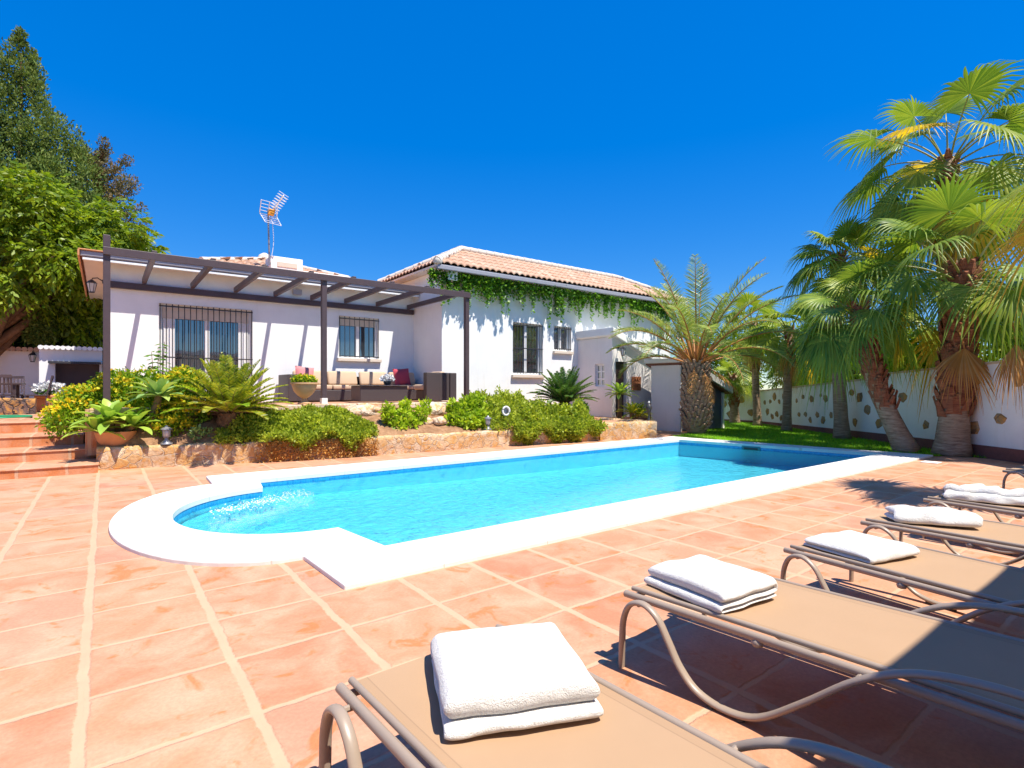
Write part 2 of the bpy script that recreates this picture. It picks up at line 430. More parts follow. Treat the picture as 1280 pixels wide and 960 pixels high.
M['agave_grey'] = leaf_mat('agave_grey_leaf', [(.15, .25, .09), (.21, .32, .11), (.34, .38, .09)], .25, .4, .4, 3)
M['ivy'] = leaf_mat('ivy_leaf', [(.025, .085, .008), (.06, .15, .012), (.11, .21, .018), (.04, .11, .008)], .4, .4, .4, 1.5, gain=2.0)
M['fan'] = leaf_mat('fan_palm_leaf', [(.05, .10, .014), (.10, .155, .02), (.17, .215, .028), (.07, .125, .016)], .36, .42, .3, 1.0, gain=1.75)
M['fan_lime'] = leaf_mat('fan_palm_lime_leaf', [(.11, .17, .016), (.19, .24, .022), (.27, .29, .035)], .35, .42, .3, 1.0)
M['fan_gold'] = leaf_mat('fan_palm_gold_leaf', [(.36, .27, .02), (.50, .34, .025), (.44, .24, .015), (.32, .30, .025)], .5, .4, .4, 1.2)
M['fan_dry'] = leaf_mat('fan_palm_dry_leaf', [(.36, .17, .05), (.46, .24, .08), (.30, .13, .04), (.52, .32, .15)], .3, .7, .2, 1.5)
M['date'] = leaf_mat('date_palm_leaf', [(.10, .15, .035), (.18, .23, .055), (.27, .30, .08), (.14, .19, .045)], .35, .4, .45, .9)
M['petiole'] = plain('palm_petiole', (.42, .17, .04), .5, .3, 3)
M['fan_petiole'] = plain('fan_petiole', (.26, .26, .06), .5, .3, 3)
M['grass'] = leaf_mat('grass_blade', [(.07, .18, .01), (.13, .28, .014), (.22, .36, .02)], .45, .5, .3, 1.2, gain=2.0)
M['bark'] = _soil('tree_bark', (.10, .055, .03), (.26, .15, .085), 8)
M['stem'] = plain('plant_stem', (.20, .13, .06), .8, .3, 9)
def _palmbark(name, a, b, c, sc):
    m = NT(name); p = m.obj()
    sep = m.node('ShaderNodeSeparateXYZ'); m.link(p, sep.inputs[0])
    mp = m.node('ShaderNodeMapping'); mp.inputs['Scale'].default_value = (1, 1, 7); m.link(p, mp.inputs[0])
    n = m.noise(sc, 5, .65, mp.outputs[0], .3); n2 = m.noise(sc * .5, 4, .6, p)
    col = m.ramp(n.outputs[0], [(.3, a), (.52, b), (.72, c)]).outputs[0]
    col = m.mix(m.ramp(n2.outputs[0], [(.45, 0), (.65, .6)]).outputs[0], col, b)
    m.set(col=col, rough=.9, spec=.15); m.bump(n.outputs[0], .9, .03)
    return m.mat
M['palm_bark'] = _palmbark('palm_bark', (.17, .10, .065), (.36, .25, .17), (.52, .40, .30), 5)
M['palm_red'] = _palmbark('palm_leaf_base', (.13, .045, .03), (.30, .11, .06), (.46, .20, .10), 6)
M['date_bark'] = _palmbark('date_palm_boot', (.20, .12, .08), (.40, .26, .175), (.60, .45, .33), 7)
# ------------------------------------------------------------------ ground, deck, pool
INNER = [(1.80, 4.07), (12.0, 4.0), (11.3, 8.1), (1.72, 8.14), (1.62, 7.44)]
INNER += [(1.66 + 1.13 * math.cos(R(a)), 6.15 + 1.29 * math.sin(R(a))) for a in range(96, 266, 6)] + [(1.70, 4.86)]
OUTER = [(1.23, 3.41), (12.5, 3.31), (11.85, 8.72), (1.165, 8.83), (1.14, 8.06)]
OUTER += [(1.18 + 1.15 * math.cos(R(a)), 6.13 + 1.93 * math.sin(R(a))) for a in range(93, 268, 5)] + [(1.20, 4.2)]
def holed(outer, hole, z):
    vs = [Vector((x, y, z)) for x, y in outer]; hs = [Vector((x, y, z)) for x, y in hole]
    tris = tessellate_polygon([vs, hs])
    allv = vs + hs; fs = []
    for t in tris:
        a, b, c = (allv[i] for i in t)
        n = (b - a).cross(c - a)
        if n.length < 1e-9: continue
        fs.append(t if n.z > 0 else (t[0], t[2], t[1]))
    return allv, fs
def sheet(name, poly, z, mat, hole=None):
    mb = MB()
    if hole: mb.add(*holed(poly, hole, z))
    else: mb.add([(x, y, z) for x, y in poly], [tuple(range(len(poly)))])
    return kind(mb.build(name, mat), 'structure')
sheet('ground', [(-400, -400), (400, -400), (400, 400), (-400, 400)], -.03, M['ground'], [(-1, 3), (12.52, 3.2), (12.4, 9), (-1, 9)])
def off(poly, d):   # slightly larger outline round the pool centre
    return [(x + d * (1 if x > 6.5 else -1), y + d * (1 if y > 6.1 else -1)) for x, y in poly]
MID = [((a[0] + b[0]) / 2, (a[1] + b[1]) / 2) for a, b in zip(*[(lambda n: [p for p in n])(q) for q in (OUTER, OUTER)])]
DECK = [(-24, -14), (12.2, -14), (12.2, -3), (12.45, 0.5), (12.98, 2.2), (12.98, 3.15), (12.56, 3.30), (11.9, 8.78), (12.6, 9.0), (13.9, 9.25), (13.6, 11.35), (-24, 11.35)]
HOLE = [(1.5, 3.7), (12.25, 3.66), (11.58, 8.4), (1.45, 8.5), (1.38, 7.8)] + [(1.42 + 1.14 * math.cos(R(a)), 6.14 + 1.6 * math.sin(R(a))) for a in range(95, 266, 10)] + [(1.45, 4.5)]
sheet('pool_deck', DECK, 0.0, M['deck'], HOLE)
LAWN = [(12.57, 3.28), (12.99, 3.17), (12.99, 2.2), (12.46, .5), (12.21, -3), (12.21, -9), (14, -9), (40, 22), (40, 40), (14.0, 40), (14.0, 9.3), (12.6, 9.02), (11.92, 8.80)]
sheet('lawn', LAWN, .004, M['lawn'])

pool = thing('swimming_pool', 'long blue swimming pool with rounded step end and white stone coping', 'swimming pool', (6.5, 6.1, 0))
mb = MB()
V, F = holed(OUTER, INNER, .035); mb.add(V, F)
n = len(OUTER)
mb.add([(x, y, z) for z in (.035, -.05) for x, y in OUTER], [(n + i, n + (i + 1) % n, (i + 1) % n, i) for i in range(n)])
n = len(INNER)
mb.add([(x, y, z) for z in (.035, -.03) for x, y in INNER], [(i, (i + 1) % n, n + (i + 1) % n, n + i) for i in range(n)])
o = mb.build('coping', M['coping'], pool)
bm = bmesh.new(); bm.from_mesh(o.data); bmesh.ops.remove_doubles(bm, verts=bm.verts, dist=.0005); bmesh.ops.recalc_face_normals(bm, faces=bm.faces); bm.to_mesh(o.data); bm.free()
b = o.modifiers.new('bevel', 'BEVEL'); b.width = .014; b.segments = 3; b.limit_method = 'ANGLE'; b.angle_limit = R(50)
# basin: walls down to a floor that slopes to the far end
BAS = off(INNER, .004)
def depth(x): return -.28 - .10 * min(1, max(0, (x - 2.2) / 6))
mb = MB(); mb2 = MB()
n = len(BAS)
mb.add([(x, y, -.028) for x, y in BAS] + [(x, y, -.10) for x, y in BAS], [(i, (i + 1) % n, n + (i + 1) % n, n + i) for i in range(n)])
mb.build('waterline_band', M['mosaic_wall'], pool)
mb = MB()
mb.add([(x, y, -.10) for x, y in BAS] + [(x, y, -1.5) for x, y in BAS], [(i, (i + 1) % n, n + (i + 1) % n, n + i) for i in range(n)])
mb.build('basin_wall', M['mosaic_floor'], pool)
rect = [p for p in BAS]
xs = [.4, 2.2, 4, 6, 8.2, 12.2]
mb2.add([(x, y, depth(x)) for x in xs for y in (3.9, 8.3)], [(2 * i, 2 * i + 2, 2 * i + 3, 2 * i + 1) for i in range(len(xs) - 1)])
mb2.build('basin_floor', M['mosaic_floor'], pool)
def crescent(ro, ri, z, zb):     # a curved step: top and inner riser
    aa = [R(a) for a in range(90, 271, 6)]
    o_ = [(1.68 + 1.13 * ro * math.cos(a), 6.15 + 1.285 * ro * math.sin(a)) for a in aa]; i_ = [(1.68 + 1.13 * ri * math.cos(a) - .0, 6.15 + 1.285 * ri * math.sin(a)) for a in aa]
    n = len(aa); m3 = MB()
    m3.add([(x, y, z) for x, y in o_] + [(x, y, z) for x, y in i_] + [(x, y, zb) for x, y in i_], [(k, n + k, n + k + 1, k + 1) for k in range(n - 1)] + [(n + k, 2 * n + k, 2 * n + k + 1, n + k + 1) for k in range(n - 1)])
    m3.build('pool_step', M['mosaic_floor'], pool)
crescent(1.0, .68, -.15, -.215); crescent(.68, .36, -.21, -.30)
mb = MB(); mb.add([(x, y, -.075) for x, y in off(INNER, .002)], [tuple(range(len(INNER)))])
kind(mb.build('water', M['water']), 'structure')
# white bubbles drifting from the inlet at the rounded end
mb = MB(); r_ = random.Random(2)
for k in range(520):
    t = r_.random(); x = 1.0 + 1.15 * t + r_.gauss(0, .05); y = 6.75 + .55 * t + r_.gauss(0, .10 + .05 * t); q = r_.uniform(.003, .010) * (1.3 - t * .5)
    mb.lathe([(q, 0), (q * .8, q * .5), (q * .2, q * .8)], (x, y, -.074), 6)
o = mb.build('foam', M['frame_white'], smooth=True); o['label'] = 'white bubbles drifting on the water at the rounded end of the pool'; o['category'] = 'foam'; kind(o, 'stuff')
# skimmer slot in the far wall
s0 = Vector((11.3, 8.1, 0)); s1 = Vector((12.0, 4.0, 0)); d = (s1 - s0).normalized(); nrm = Vector((-d.y, d.x, 0))
if nrm.x > 0: nrm = -nrm
c = s0 + d * 1.72
mb = MB(); mb.obox(c + nrm * .012 + Vector((0, 0, -.055)), d * .20, nrm * .012, Vector((0, 0, .045)), 0)
mb.build('skimmer', plain('teal_skimmer', (.02, .20, .22), .4), pool, bevel=.006)
mb = MB(); mb.obox(c + nrm * .027 + Vector((0, 0, -.062)), d * .15, nrm * .003, Vector((0, 0, .022)))
mb.build('skimmer_opening', M['black_metal'], pool)
# small pale lid let into the deck by the far corner
mb = MB(); mb.box(11.35, 11.62, 2.95, 3.2, .004, .012)
tag(mb.build('deck_lid', M['trim'], None, bevel=.003), 'flat cream access lid let into the terracotta beside the far pool corner', 'lid')
# grass blades on the lawn
def in_poly(px, py, poly):
    ins = np.zeros(len(px), bool); j = len(poly) - 1
    for i in range(len(poly)):
        xi, yi = poly[i]; xj, yj = poly[j]
        c = ((yi > py) != (yj > py)) & (px < (xj - xi) * (py - yi) / (yj - yi + 1e-12) + xi)
        ins ^= c; j = i
    return ins
N = 150000
px = rng.uniform(11.9, 20.5, N); py = rng.uniform(0, 14, N)
wl = 10.97 + .79 * py
ok = in_poly(px, py, LAWN) & (px < np.where(py < 10.2, wl - .05, 20)) & ~((px > 13.5) & (px < 16.0) & (py > 9.65))
px = px[ok]; py = py[ok]; N = len(px)
a = rng.uniform(0, 2 * math.pi, N); h = rng.uniform(.025, .065, N); w = .007
tx = px + np.cos(a + 1.5) * h * .6; ty = py + np.sin(a + 1.5) * h * .6
V = np.stack([np.stack([px - np.cos(a) * w, py - np.sin(a) * w, np.full(N, .002)], 1), np.stack([px + np.cos(a) * w, py + np.sin(a) * w, np.full(N, .002)], 1), np.stack([tx, ty, h], 1)], 1).reshape(-1, 3)
mb = MB(); mb.np_add(V, np.arange(N * 3).reshape(-1, 3))
kind(mb.build('grass', M['grass']), 'stuff')

# ------------------------------------------------------------------ steps and patio on the left
steps = thing('garden_steps', 'four broad terracotta tiled steps rising beside the flower bed to the patio', 'steps', (-2, 11, 0))
fr = [10.42, 11.33, 12.28, 13.23]; zt = [.14, .30, .48, .68]; rt = [-.08, -.06, -.3, -.42]
prev = 0
for i in range(4):
    v0 = fr[i]; v1 = fr[i + 1] if i < 3 else 13.9
    mb = MB(); mb.box(-6, rt[i], v0, v1 + .3, prev - .06, zt[i] - .028)
    st = mb.build('step', M['step'], steps)
    mb = MB(); mb.box(-6.01, rt[i] + .012, v0 - .018, v1 + .3, zt[i] - .028, zt[i]); mb.build('tread', M['step_top'], st, bevel=.012)
    prev = zt[i]
mb = MB(); mb.box(-16, -.02, 14.25, 26, .3, .682)
kind(mb.build('patio', M['patio']), 'structure')
# ------------------------------------------------------------------ terrace, bed, retaining walls
mb = MB(); mb.box(-.25, 7.6, 11.14, 14.6, .2, .95)
kind(mb.build('terrace', M['patio']), 'structure')
mb = MB()
for i in range(14):
    u0 = -.2 + i * .56
    mb.box(u0, u0 + .54, 11.06, 11.36, .86 - .02 * random.random(), .966 + .012 * random.random())
tag(mb.build('terrace_edging', M['rock'], None, bevel=.02), 'pale stone edging slabs along the front of the raised terrace', 'edging')
RET = [(-.10, 10.72), (.5, 10.62), (1.18, 10.40), (2.2, 10.14), (3.14, 9.95), (4.6, 9.84), (6.0, 9.74), (7.25, 9.62), (8.4, 9.46), (9.72, 9.28)]
BACK = [(-.10, 11.1), (.5, 11.12), (1.18, 11.12), (2.2, 11.12), (3.14, 11.12), (4.6, 11.12), (6.0, 11.12), (7.35, 12.9), (8.8, 12.9), (10.6, 12.9)]
ZB = [.5, .72, .84, .86, .87, .88, .88, .92, .85, .66]
def bed_z(u, v):
    best = None
    for i in range(len(RET) - 1):
        if RET[i][0] <= u <= RET[i + 1][0] or (i == 0 and u < RET[0][0]) or (i == len(RET) - 2 and u > RET[-1][0]):
            t = min(1, max(0, (u - RET[i][0]) / (RET[i + 1][0] - RET[i][0])))
            v0 = RET[i][1] + (RET[i + 1][1] - RET[i][1]) * t; v1 = BACK[i][1] + (BACK[i + 1][1] - BACK[i][1]) * t
            zb = ZB[i] + (ZB[i + 1] - ZB[i]) * t
            q = min(1, max(0, (v - v0) / max(.1, v1 - v0)))
            return .34 + (zb - .34) * q ** .9
    return .4
mb = MB(); rows = 9; vs = []
UU = np.linspace(-.1, 9.9, 64)
for u in UU:
    i = min(len(RET) - 2, max(0, sum(1 for r in RET[1:] if r[0] <= u)))
    t = (u - RET[i][0]) / (RET[i + 1][0] - RET[i][0]); t = min(1.15, max(0, t))
    v0 = RET[i][1] + (RET[i + 1][1] - RET[i][1]) * t; v1 = BACK[i][1] + (BACK[i + 1][1] - BACK[i][1]) * t
    for k in range(rows):
        v = v0 + .08 + (v1 - v0 - .08) * k / (rows - 1)
        vs.append((u, v, bed_z(u, v) - .03 + .05 * noise.noise((u * 3, v * 3, 1)) - .05 * (k == 0)))
mb.add(vs, [(i * rows + k, (i + 1) * rows + k, (i + 1) * rows + k + 1, i * rows + k + 1) for i in range(len(UU) - 1) for k in range(rows - 1)])
kind(mb.build('garden_bed', M['soil'], smooth=True), 'structure')
def rough_wall(name, line, z0, ztop, thick, mat, label, cat, amp=.035, step=.09):
    """a low rubble wall along a polyline: front, top and back skins displaced by noise"""
    pts = []
    for (a, b) in zip(line[:-1], line[1:]):
        L = math.dist(a, b); k = max(1, int(L / step))
        pts += [(a[0] + (b[0] - a[0]) * i / k, a[1] + (b[1] - a[1]) * i / k) for i in range(k)]
    pts.append(line[-1])
    prof = [(0, 0), (0, .2), (0, .4), (0, .6), (0, .8), (0.0, .93), (.1, 1), (.35, 1), (.65, 1), (.9, 1), (1, .93), (1, .5), (1, 0)]
    vs = []; m = len(prof)
    for i, p in enumerate(pts):
        a = pts[max(0, i - 1)]; b = pts[min(len(pts) - 1, i + 1)]
        d = Vector((b[0] - a[0], b[1] - a[1], 0)).normalized(); nr = Vector((-d.y, d.x, 0))
        zt_ = ztop(p[0]) if callable(ztop) else ztop
        for q, (o_, hh) in enumerate(prof):
            pt = Vector((p[0], p[1], z0 + (zt_ - z0) * hh)) + nr * thick * o_
            s = noise.noise(pt * 3.1) * amp + noise.noise(pt * 9) * amp * .5
            if 0 < hh: pt = pt + Vector((0, 0, s * .8 * hh)) - nr * s * (1 if o_ < .5 else -1)
            vs.append(pt)
    fs = [(i * m + k, (i + 1) * m + k, (i + 1) * m + k + 1, i * m + k + 1) for i in range(len(pts) - 1) for k in range(m - 1)]
    fs += [tuple(range(m)), tuple((len(pts) - 1) * m + k for k in range(m - 1, -1, -1))]
    mb = MB(); mb.add(vs, fs)
    o = mb.build(name, mat, None, smooth=True, auto=60)
    return tag(o, label, cat)
rough_wall('stone_retaining_wall', RET, -.02, lambda u: .36, .32, M['stone'], 'low ochre rubble wall holding up the flower bed along the pool deck', 'wall')
rough_wall('stone_planter_wall', [(9.76, 9.27), (10.6, 9.06), (11.42, 8.88), (11.47, 9.3), (11.5, 10.9)], -.02, .44, .3, M['stone'], 'higher ochre rubble wall holding up the path by the porch, beside the shed', 'wall')
mb = MB(); mb.prism([(9.9, 9.45), (11.3, 9.15), (11.35, 10.9), (14.2, 11.1), (14.2, 12.9), (9.9, 12.9)], .1, .405)
kind(mb.build('path', M['patio']), 'structure')

# ------------------------------------------------------------------ boundary wall on the right
def wl_u(v): return 10.97 + .79 * v
wall = thing('boundary_wall', 'white rendered garden wall dotted with set-in brown stones along the right side', 'wall', (wl_u(3), 3, 0))
A = Vector((wl_u(-5), -5, 0)); 
def wp(v, z): return Vector((wl_u(v), v, z))
nw = Vector((1, -.79, 0)).normalized()   # away from the garden
def wseg(pts, t0, t1, p0, p1, name, capw=.04):
    a, b = pts
    d = (b - a); d.z = 0; L = d.length; d.normalize(); nn = Vector((d.y, -d.x, 0))
    if nn.dot(nw) < 0 and abs(nn.dot(nw)) > .3: nn = -nn
    def pr(off0, off1, za0, za1, zb0, zb1):
        v = []
        for o_ in (off0, off1):
            v += [(a.x + nn.x * o_, a.y + nn.y * o_, za0), (b.x + nn.x * o_, b.y + nn.y * o_, za1), (b.x + nn.x * o_, b.y + nn.y * o_, zb1), (a.x + nn.x * o_, a.y + nn.y * o_, zb0)]
        return v, [(0, 1, 2, 3), (7, 6, 5, 4), (0, 4, 5, 1), (3, 2, 6, 7), (0, 3, 7, 4), (1, 5, 6, 2)]
    mb = MB(); mb.add(*pr(0, .22, p0, p1, t0, t1)); mb.build('wall_panel', M['wall'], wall)
    mb = MB(); mb.add(*pr(-.03, .25, -.1, -.1, p0, p1)); mb.build('plinth', M['brick'], wall)
    mb = MB(); mb.add(*pr(-.035, .255, t0, t1, t0 + .045, t1 + .045)); mb.build('wall_cap', M['wall_cap'], wall)
wseg((wp(-6, 0), wp(4.78, 0)), 2.2, 1.62, .3, .21, '')
wseg((wp(4.782, 0), wp(10.2, 0)), 1.54, 1.17, .21, .10, '')
C1 = wp(10.2, 0)
wseg((C1 + Vector((.02, .02, 0)), Vector((19.6, 13.2, 0))), 1.17, 1.10, .10, .06, '')
wseg((Vector((19.61, 13.22, 0)), Vector((19.9, 24, 0))), 1.10, 1.05, .06, .02, '')
def inlay(base, d, nn, s, z, rad, seed):
    r_ = random.Random(seed)
    k = r_.choice([5, 6, 7, 7]); p = []
    sx = r_.uniform(.8, 1.3)
    for i in range(k):
        a = 2 * math.pi * (i + r_.uniform(-.25, .25)) / k; q = rad * r_.uniform(.75, 1.15)
        p.append((math.cos(a) * q * sx, math.sin(a) * q))
    mb = MB(); vs = []
    for off_, sc in ((.02, 1.0), (-.012, .96), (-.022, .75)):
        for x, y in p:
            vs.append(base + d * (s + x * sc) + Vector((0, 0, z + y * sc)) + nn * off_)
    fs = []
    for L in range(2):
        fs += [(L * k + i, L * k + (i + 1) % k, (L + 1) * k + (i + 1) % k, (L + 1) * k + i) for i in range(k)]
    fs.append(tuple(2 * k + i for i in range(k)))
    mb.add(vs, fs); o = mb.build('inlaid_stone', M['inlay'], wall)
    bm = bmesh.new(); bm.from_mesh(o.data); bmesh.ops.recalc_face_normals(bm, faces=bm.faces); bm.to_mesh(o.data); bm.free()
dw = Vector((.79, 1, 0)).normalized(); kk = math.sqrt(1 + .79 ** 2)
def pix_wall(x, y):   # where a sight line from the standpoint meets the wall
    dx = (x - 640) / 673; u = .604 + .797 * dx; v = .798 - .602 * dx
    t = 10.97 / (u - .79 * v); return v * t, 1.3 - (y - 485) / 673 * t, t
sd = 0
for x, y, rp in [(1276, 476, 8), (1222, 477, 7), (1203, 490, 7), (1220, 534, 10), (1253, 524, 7), (1159, 531, 6), (1110, 489, 4), (1076, 496, 7), (1085, 512, 6), (1094, 488, 5), (1066, 491, 4), (1070, 528, 5), (1100, 530, 6),
                 (1016, 499, 5), (1027, 494, 3), (1033, 498, 5), (1005, 496, 3), (997, 501, 3), (1023, 519, 4), (1014, 525, 4), (1030, 526, 5), (1040, 519, 4), (1000, 518, 3), (1008, 518, 3), (969, 496, 5), (981, 496, 4), (975, 502, 3), (964, 502, 3), (960, 515, 5), (972, 517, 4), (966, 521, 4), (978, 522, 4), (983, 517, 4), (957, 503, 3), (1130, 497, 6)]:
    v, z, t = pix_wall(x, y); sd += 1
    if v > 10.0: continue
    inlay(wp(v, 0), dw, nw, 0, z, rp / 673 * t * 1.1, sd)
d2 = (Vector((19.6, 13.2, 0)) - C1).normalized(); n2 = Vector((d2.y, -d2.x, 0))
for s, z, q in ((.35, .38, .14), (.75, .86, .17), (1.25, .30, .2), (1.6, .7, .16)):
    inlay(C1 + Vector((.02, .02, 0)), d2, n2, s, z, q, sd); sd += 1
# ------------------------------------------------------------------ the house
def wall_v(mb, u0, u1, z0, z1, v, ops, thick=.28):
    """a wall in the plane y=v facing -y, with real openings"""
    us = sorted({u0, u1, *[o[0] for o in ops], *[o[1] for o in ops]}); zs = sorted({z0, z1, *[o[2] for o in ops], *[o[3] for o in ops]})
    for a, b in zip(us[:-1], us[1:]):
        for c, d in zip(zs[:-1], zs[1:]):
            m_ = ((a + b) / 2, (c + d) / 2)
            if any(o[0] < m_[0] < o[1] and o[2] < m_[1] < o[3] for o in ops): continue
            mb.add([(a, v, c), (b, v, c), (b, v, d), (a, v, d)], [(0, 1, 2, 3)])
            mb.add([(a, v + thick, c), (b, v + thick, c), (b, v + thick, d), (a, v + thick, d)], [(3, 2, 1, 0)])
    for o in list(ops):
        a, b, c, d = o
        mb.add([(a, v, c), (a, v + thick, c), (a, v + thick, d), (a, v, d)], [(0, 1, 2, 3)])
        mb.add([(b, v, c), (b, v + thick, c), (b, v + thick, d), (b, v, d)], [(3, 2, 1, 0)])
        mb.add([(a, v, d), (b, v, d), (b, v + thick, d), (a, v + thick, d)], [(3, 2, 1, 0)])
        mb.add([(a, v, c), (b, v, c), (b, v + thick, c), (a, v + thick, c)], [(0, 1, 2, 3)])
    mb.add([(u0, v, z0), (u0, v + thick, z0), (u0, v + thick, z1), (u0, v, z1)], [(3, 2, 1, 0)])
    mb.add([(u1, v, z0), (u1, v + thick, z0), (u1, v + thick, z1), (u1, v, z1)], [(0, 1, 2, 3)])
    mb.add([(u0, v, z1), (u1, v, z1), (u1, v + thick, z1), (u0, v + thick, z1)], [(0, 1, 2, 3)])
house = thing('house', 'white rendered single storey villa with barrel tile roofs behind the pool', 'house', (8, 15, 0))
DOOR = (.98, 2.92, .97, 3.22); WIN = (5.07, 6.22, 2.12, 3.27); BIG = (9.72, 10.87, 1.70, 3.27); SMALL = (11.36, 12.08, 2.48, 3.27)
mb = MB(); wall_v(mb, 0, 7.30, .5, 4.02, 14.5, [DOOR, WIN])
mb.box(0, .28, 14.79, 21.5, .5, 4.02); mb.box(.29, 7.3, 21.2, 21.5, .5, 4.02)
mb.build('wall', M['wall'], house)
mb = MB(); wall_v(mb, 7.30, 17.3, .2, 4.52, 12.8, [BIG, SMALL])
mb.box(7.30, 7.58, 13.081, 18.3, .2, 4.52); mb.box(17.0, 17.3, 13.081, 18.3, .2, 4.52); mb.box(7.6, 16.98, 18.0, 18.3, .2, 4.52)
mb.build('wing_wall', M['wall'], house)
def window(op, v, name, nbars, hb, sill=True, sash=2, frame=.055, rec=.13, bar_r=.008, door=False):
    a, b, c, d = op
    fr_ = MB(); y0 = v + rec; y1 = v + rec + .06
    fr_.box(a, b, y0, y1, d - frame, d); fr_.box(a, b, y0, y1, c, c + frame)
    fr_.box(a, a + frame, y0, y1, c + frame, d - frame); fr_.box(b - frame, b, y0, y1, c + frame, d - frame)
    mid = (a + b) / 2
    if sash == 2: fr_.box(mid - frame * .75, mid + frame * .75, y0 - .012, y1 + .01, c + frame, d - frame)
    w = fr_.build(name, M['frame_white'], house, bevel=.006)
    g = MB(); g.box(a + frame, b - frame, v + rec + .026, v + rec + .036, c + frame, d - frame)
    g.build('pane', M['glass'], w)
    g = MB(); q = frame
    for k in range(nbars):
        x = a + .02 + (b - a - .04) * k / (nbars - 1)
        g.tube([(x, v - .03, c + (0 if not sill else .02)), (x, v - .03, d - .01)], bar_r, 6)
    for zz in hb: g.box(a, b, v - .036, v - .024, zz - .014, zz + .014)
    g.build('grille', M['black_metal'], w)
    if sill:
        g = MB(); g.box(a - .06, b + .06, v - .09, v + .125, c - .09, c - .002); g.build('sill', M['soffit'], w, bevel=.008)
    return w
wd = window(DOOR, 14.5, 'glass_door', 17, (1.0, 2.0, 3.16), sill=False, frame=.07, bar_r=.011)
g = MB()     # white curtains drawn to both sides behind the glass, seen as pale folds
for x0, x1 in ((1.06, 1.30), (2.62, 2.84)):
    g = MB(); n = 30
    g.add([(x0 + (x1 - x0) * k / n, 14.618 + .006 * math.sin(k * 1.3), z) for z in (1.06, 2.9) for k in range(n + 1)], [(k, k + 1, n + 2 + k, n + 1 + k) for k in range(n)])
    g.build('curtain', M['frame_white'], wd, smooth=True)
g = MB(); g.box(.98 + .07, 2.92 - .07, 14.600, 14.609, 2.90, 3.15); g.build('roller_blind', M['soffit'], wd)
g = MB(); g.box(.9, 3.0, 14.1, 14.49, .951, 1.0); g.build('door_step', M['terracotta_pot'], house, bevel=.01)
ww = window(WIN, 14.5, 'window', 9, (2.17, 3.2), frame=.06)
g = MB(); g.box(5.13, 6.16, 14.6, 14.622, 3.02, 3.21); g.build('roller_blind', M['soffit'], ww)
wb = window(BIG, 12.8, 'window', 10, (1.78, 2.5, 3.2), frame=.06)
ws = window(SMALL, 12.8, 'window', 8, (2.55, 3.2), frame=.06)
# fascia, gutter, soffit of the low flat block
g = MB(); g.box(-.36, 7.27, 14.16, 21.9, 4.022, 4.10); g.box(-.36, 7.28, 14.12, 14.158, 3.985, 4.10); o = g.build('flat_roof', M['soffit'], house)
g = MB(); g.box(-.40, 7.27, 14.04, 14.118, 4.0, 4.115); g.build('gutter', M['gutter'], house, bevel=.02)
g = MB(); g.box(-.36, 7.27, 14.06, 14.118, 3.93, 3.983); g.build('cornice', M['wall'], house, bevel=.006)
g = MB(); g.box(-.43, 7.2, 14.0, 21.9, 4.117, 4.145); g.box(-.44, -.405, 14.0, 21.9, 3.99, 4.116); g.build('roof_edge', M['terracotta_pot'], house, bevel=.008)

def tile_slope(mb, p0, eu, ev, L, run, rise, clip, tw=.21, rl=.36, amp=.055, n=6):
    """barrel tiles: p0 eave start, eu along the eave, ev horizontal up-slope; clip(s, r)-> keep"""
    eu = Vector(eu); ev = Vector(ev); p0 = Vector(p0)
    nu = int(L / tw) * n; nr = max(1, int(run / rl))
    sl = rise / run
    vs = []; fs = []; idx = {}
    def vert(i, r, up):
        k = (i, r, up)
        if k in idx: return idx[k]
        s = i * tw / n; rr = min(run, r * rl)
        ph = (i % n) / n
        h = amp * math.sin(math.pi * ph * 1.0) if ph < 1 else 0
        h = amp * abs(math.sin(math.pi * i / n))
        z = rr * sl + h + (.035 if up else 0) + .01 * noise.noise((s * 2, rr * 3, 0))
        vs.append(p0 + eu * s + ev * rr + Vector((0, 0, z))); idx[k] = len(vs) - 1; return idx[k]
    for r in range(nr):
        for i in range(nu):
            s = (i + .5) * tw / n; rr = (r + .5) * rl
            if not clip(s, rr): continue
            fs.append((vert(i, r, True), vert(i + 1, r, True), vert(i + 1, r + 1, False), vert(i, r + 1, False)))
            fs.append((vert(i, r, False), vert(i + 1, r, False), vert(i + 1, r, True), vert(i, r, True)))
    mb.add(vs, fs)
# wing hip roof: eave rectangle u 6.9..17.7, v 12.35..16.05
E = dict(u0=6.92, u1=17.7, v0=12.38, v1=16.1, z=4.58); RISE = .96; RUN = 1.86
mb = MB()
Lx = E['u1'] - E['u0']
hip = lambda s, r: r < s + .05 and r < Lx - s + .05
tile_slope(mb, (E['u0'], E['v0'], E['z']), (1, 0, 0), (0, 1, 0), Lx, RUN, RISE, hip)
tile_slope(mb, (E['u1'], E['v1'], E['z']), (-1, 0, 0), (0, -1, 0), Lx, RUN, RISE, hip)
Ly = E['v1'] - E['v0']
hip2 = lambda s, r: r < s + .05 and r < Ly - s + .05
tile_slope(mb, (E['u0'], E['v1'], E['z']), (0, -1, 0), (1, 0, 0), Ly, RUN, RISE, hip2)
tile_slope(mb, (E['u1'], E['v0'], E['z']), (0, 1, 0), (-1, 0, 0), Ly, RUN, RISE, hip2)
roof = mb.build('roof', M['tiles'], house, smooth=True, auto=50)
g = MB(); zr = E['z'] + RISE + .06
a = (E['u0'] + RUN, E['v0'] + RUN, zr); b = (E['u1'] - RUN, E['v0'] + RUN, zr)
def ridge(a, b, r=.10):
    a = Vector(a); b = Vector(b); k = max(2, int((b - a).length / .3))
    for i in range(k):
        g.tube([a.lerp(b, i / k), a.lerp(b, (i + 1.06) / k)], [r * 1.08, r * .95], 10)
